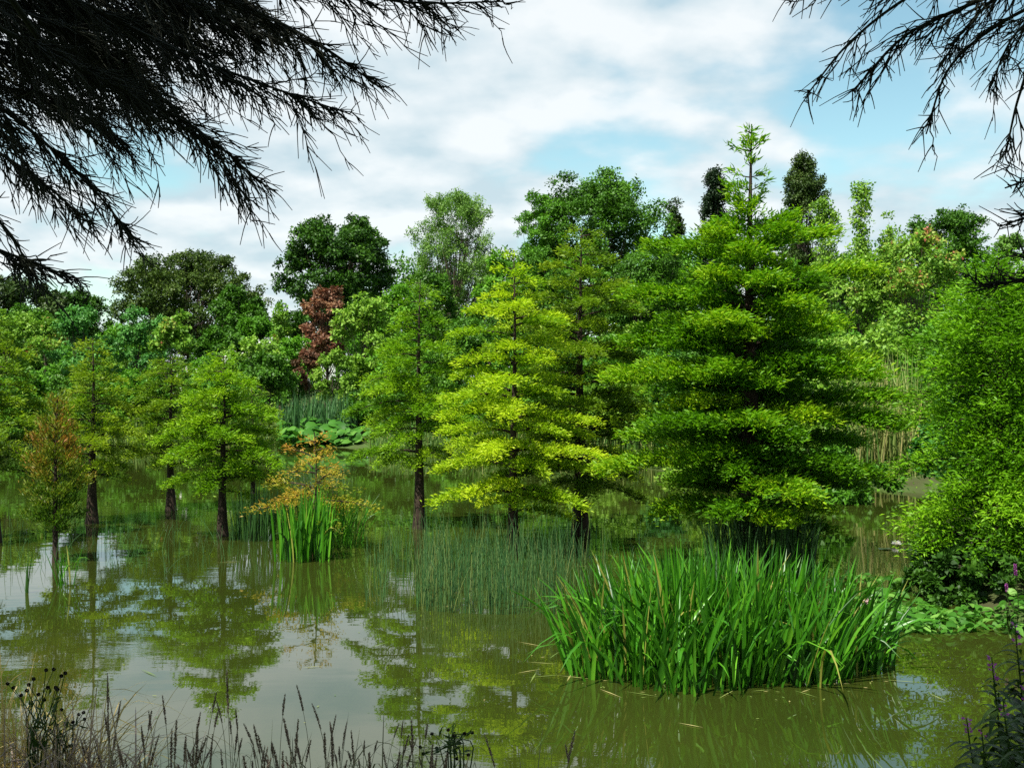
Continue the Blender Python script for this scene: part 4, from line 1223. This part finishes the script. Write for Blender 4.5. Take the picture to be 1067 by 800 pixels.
# ------------------------------------------------------------------ the conifer overhead
def overhang():
    root = thing("overhanging_conifer", "dark conifer whose drooping twigs hang into the view from above", "tree", (-1.2, -2.6, 1.0))
    org = np.array([-1.2, -2.6, 1.0])
    tr = Tubes()
    trunk_tube(tr, np.array([-1.2, -2.6, 0.7]), np.array([-1.1, -2.5, 10.5]), 0.42, 0.08, 1.5, .05, rng_for('oc'), 16, 14)
    link("trunk", tr.mesh("trunk", BARK2, org), root)

    def spray(name, pts, d0, d1, dens=1.0, ln=0.30, cord=0.0020, hang=0.35, start=0.0, seed=0, side=0.75):
        rng = rng_for('spray%s%s' % (seed, pts))
        ds = np.linspace(d0, d1, len(pts))
        ctl = np.array([at(x, y, dd) for (x, y), dd in zip(pts, ds)])
        ax = spline(ctl, 40)
        T = unit(np.gradient(ax, axis=0))
        total = np.linalg.norm(np.diff(ax, axis=0), axis=1).sum()
        tb = Tubes()
        # woody limb back to the trunk
        p0 = np.array([-1.15, -2.5, ctl[0, 2] + 1.1])
        m = np.array([(p0[0] + ctl[0, 0]) / 2, 0.2, ctl[0, 2] + 0.75])
        tb.add(spline([p0, m, ctl[0]], 14), np.linspace(.045, .007, 14), 6)
        tb.add(ax, np.linspace(.0055, cord, 40), 5)
        # first-order branchlets
        n1 = int(total / 0.0115 * dens)
        q = np.sort(rng.uniform(start, 1.0, n1))
        base = np.stack([np.interp(q, np.linspace(0, 1, 40), ax[:, i]) for i in range(3)], -1)
        tq = unit(np.stack([np.interp(q, np.linspace(0, 1, 40), T[:, i]) for i in range(3)], -1))
        rnd = rng.normal(size=(n1, 3)) * [1, 1, 0.9]
        rnd -= tq * np.sum(rnd * tq, -1, keepdims=True)
        rnd = unit(rnd)
        dr = unit(tq + rnd * rng.uniform(0.15, side, n1)[:, None] - np.array([0, 0, hang]) * rng.uniform(.3, 1.2, n1)[:, None])
        l1 = ln * np.interp(q, [0, .5, 1], [1.0, .85, .35]) * rng.uniform(.45, 1.25, n1)
        long_ = rng.uniform(0, 1, n1) < .22
        l1 = np.where(long_, l1, l1 * .52)
        K = 7
        s = np.linspace(0, 1, K)
        P = base[:, None] + dr[:, None] * (l1[:, None] * s)[..., None]
        P[:, :, 2] -= hang * np.where(long_, 1.1, .35)[:, None] * l1[:, None] * s ** 2
        P += tq[:, None] * (0.12 * l1[:, None] * s ** 2)[..., None]
        P += (rng.normal(0, .24, (n1, 1, 3)) * l1[:, None, None]) * (s ** 2)[None, :, None]
        P[:, 1:] += rng.normal(0, .006, (n1, K - 1, 3)) * s[None, 1:, None]
        tb.add(P, cord * np.linspace(1.2, .55, K)[None].repeat(n1, 0), 3)
        # second-order cords
        n2 = np.maximum((l1 / 0.019).astype(int), 2)
        i2 = np.repeat(np.arange(n1), n2)
        w = rng.uniform(.12, .95, len(i2))
        kk = np.clip((w * (K - 1)).astype(int), 0, K - 2)
        fr = w * (K - 1) - kk
        b2 = P[i2, kk] * (1 - fr[:, None]) + P[i2, kk + 1] * fr[:, None]
        t2 = unit(P[i2, kk + 1] - P[i2, kk])
        rn = rng.normal(size=(len(i2), 3))
        rn -= t2 * np.sum(rn * t2, -1, keepdims=True)
        d2 = unit(t2 + unit(rn) * rng.uniform(.3, .75, len(i2))[:, None])
        l2 = rng.uniform(.025, .08, len(i2)) * np.interp(w, [0, 1], [1.1, .6])
        s2 = np.linspace(0, 1, 4)
        P2 = b2[:, None] + d2[:, None] * (l2[:, None] * s2)[..., None] + t2[:, None] * (.25 * l2[:, None] * s2 ** 2)[..., None]
        P2 += (rng.normal(0, .22, (len(i2), 1, 3)) * l2[:, None, None]) * (s2 ** 2)[None, :, None]
        P2[:, :, 2] -= hang * .3 * l2[:, None] * s2 ** 2
        tb.add(P2, cord * np.linspace(.95, .5, 4)[None].repeat(len(i2), 0), 3)
        link(name, tb.mesh(name, DARKTWIG, org), root)

    left = [
        ([(130, -70), (290, -22), (420, 2), (525, 2)], 2.5, 2.9, .8, .22),
        ([(200, -70), (320, -30), (420, -10), (470, 30)], 2.7, 3.0, .7, .22),
        ([(100, -50), (250, 5), (330, 45), (392, 88)], 2.4, 2.8, 1.0, .24),
        ([(60, -10), (190, 55), (285, 92), (350, 114)], 2.6, 2.9, 1.35, .24),
        ([(0, 30), (120, 90), (205, 135), (272, 190)], 2.4, 2.7, 1.5, .22),
        ([(40, 40), (140, 105), (215, 150), (256, 205)], 2.6, 2.8, .9, .20),
        ([(-60, 70), (30, 135), (95, 195), (136, 245)], 2.4, 2.7, 1.4, .20),
        ([(-80, 110), (0, 160), (50, 195), (95, 235)], 2.7, 2.9, 1.0, .22),
        ([(-90, 210), (-20, 252), (30, 272), (70, 287)], 2.5, 2.6, 1.4, .16),
        ([(-70, 195), (-20, 215), (15, 250), (30, 285)], 2.6, 2.7, 1.0, .16),
        ([(-60, -60), (60, 0), (150, 25), (235, 55)], 2.8, 3.2, 1.6, .30),
        ([(-70, -10), (40, 40), (120, 75), (190, 115)], 2.8, 3.2, 1.6, .30),
        ([(-80, 30), (0, 80), (70, 110), (130, 150)], 3.0, 3.3, 1.4, .28),
        ([(-30, -70), (100, -20), (200, 5), (300, 30)], 2.9, 3.3, 1.6, .30),
        ([(-80, -40), (20, 10), (90, 40), (150, 80)], 2.6, 2.9, 1.5, .28),
        ([(-40, -50), (50, -20), (130, 15), (180, 60)], 3.2, 3.5, 1.6, .30),
        ([(-90, 60), (-30, 110), (10, 150), (40, 190)], 2.9, 3.1, 1.1, .26),
        ([(-90, -80), (0, -40), (60, 10), (90, 70)], 3.3, 3.6, 1.8, .32),
        ([(-90, 0), (-40, 40), (20, 70), (70, 80)], 3.3, 3.6, 1.8, .32),
        ([(30, -90), (110, -50), (170, 0), (215, 75)], 3.4, 3.7, 1.6, .32),
        ([(120, -90), (200, -40), (255, 0), (300, 65)], 3.2, 3.5, 1.2, .28),
        ([(10, -60), (60, 0), (110, 50), (165, 95)], 3.5, 3.8, 1.8, .32),
        ([(-90, -30), (0, 0), (90, 15), (170, 20)], 3.0, 3.3, 2.2, .34),
        ([(-90, 20), (0, 45), (80, 55), (150, 70)], 3.1, 3.4, 2.2, .34),
        ([(-60, -90), (60, -40), (160, -15), (260, 5)], 3.0, 3.3, 2.2, .34),
        ([(-90, 60), (-20, 85), (50, 100), (120, 115)], 3.3, 3.6, 1.8, .32),
        ([(60, -80), (150, -30), (220, 15), (285, 40)], 2.8, 3.1, 1.8, .30),
    ]
    for i, (pts, a, b, de, ln) in enumerate(left):
        spray("branch", pts, a, b, de, ln, seed=i)
    right = [
        ([(1150, -60), (1010, -35), (910, -12), (822, -2)], 2.5, 2.7, .55, .16),
        ([(1130, -40), (1010, 5), (940, 40), (892, 92)], 2.4, 2.7, .95, .17),
        ([(1140, -20), (1050, 20), (990, 70), (965, 140)], 2.5, 2.7, .55, .17),
        ([(1150, 0), (1085, 50), (1062, 100), (1048, 160)], 2.4, 2.6, .55, .15),
        ([(1060, -60), (950, -5), (885, 45), (840, 100)], 2.7, 2.9, .40, .15),
        ([(1150, -70), (1060, -20), (1010, 25), (985, 60)], 2.8, 3.0, .9, .22),
        ([(1160, -30), (1090, 10), (1055, 40), (1030, 95)], 2.9, 3.1, .7, .2),
    ]
    for i, (pts, a, b, de, ln) in enumerate(right):
        spray("branch", pts, a, b, de, ln, seed=50 + i, hang=.4)
    low = [
        ([(1150, 160), (1095, 182), (1070, 188), (1047, 196)], 2.5, 2.6, .5, .06),
        ([(1150, 195), (1100, 216), (1070, 226), (1042, 236)], 2.6, 2.7, .9, .07),
        ([(1160, 250), (1110, 280), (1065, 292), (1020, 297)], 2.5, 2.6, 1.6, .10),
        ([(1160, 240), (1110, 262), (1080, 270), (1056, 266)], 2.6, 2.6, .4, .06),
    ]
    for i, (pts, a, b, de, ln) in enumerate(low):
        spray("branch", pts, a, b, de, ln, seed=80 + i, hang=-.1, side=.5)

    # the crown above and behind, which keeps the twigs and the bank in shade
    rng = rng_for('shade')
    n = 26000
    k = 260
    cc = np.stack([rng.uniform(-5.5, 4.0, k), rng.uniform(-7, 2.2, k), rng.uniform(4.7, 8.5, k)], -1)
    cc[:, 2] -= np.clip(cc[:, 1] - 0, 0, 3) * (cc[:, 2] - 4.7) * 0.25
    i = rng.integers(0, k, n)
    p = cc[i] + rng.normal(0, .42, (n, 3)) * [1, 1, .45]
    Lf = Leaves()
    Lf.add(p, rng.normal(0, 1, (n, 3)) - [0, 0, .4], rng.normal(0, .6, (n, 3)) + [0, 0, 1], .26, .13, rng.uniform(0, 1, n))
    link("crown", Lf.mesh("crown", LM['shadecrown'], org), root)


overhang()
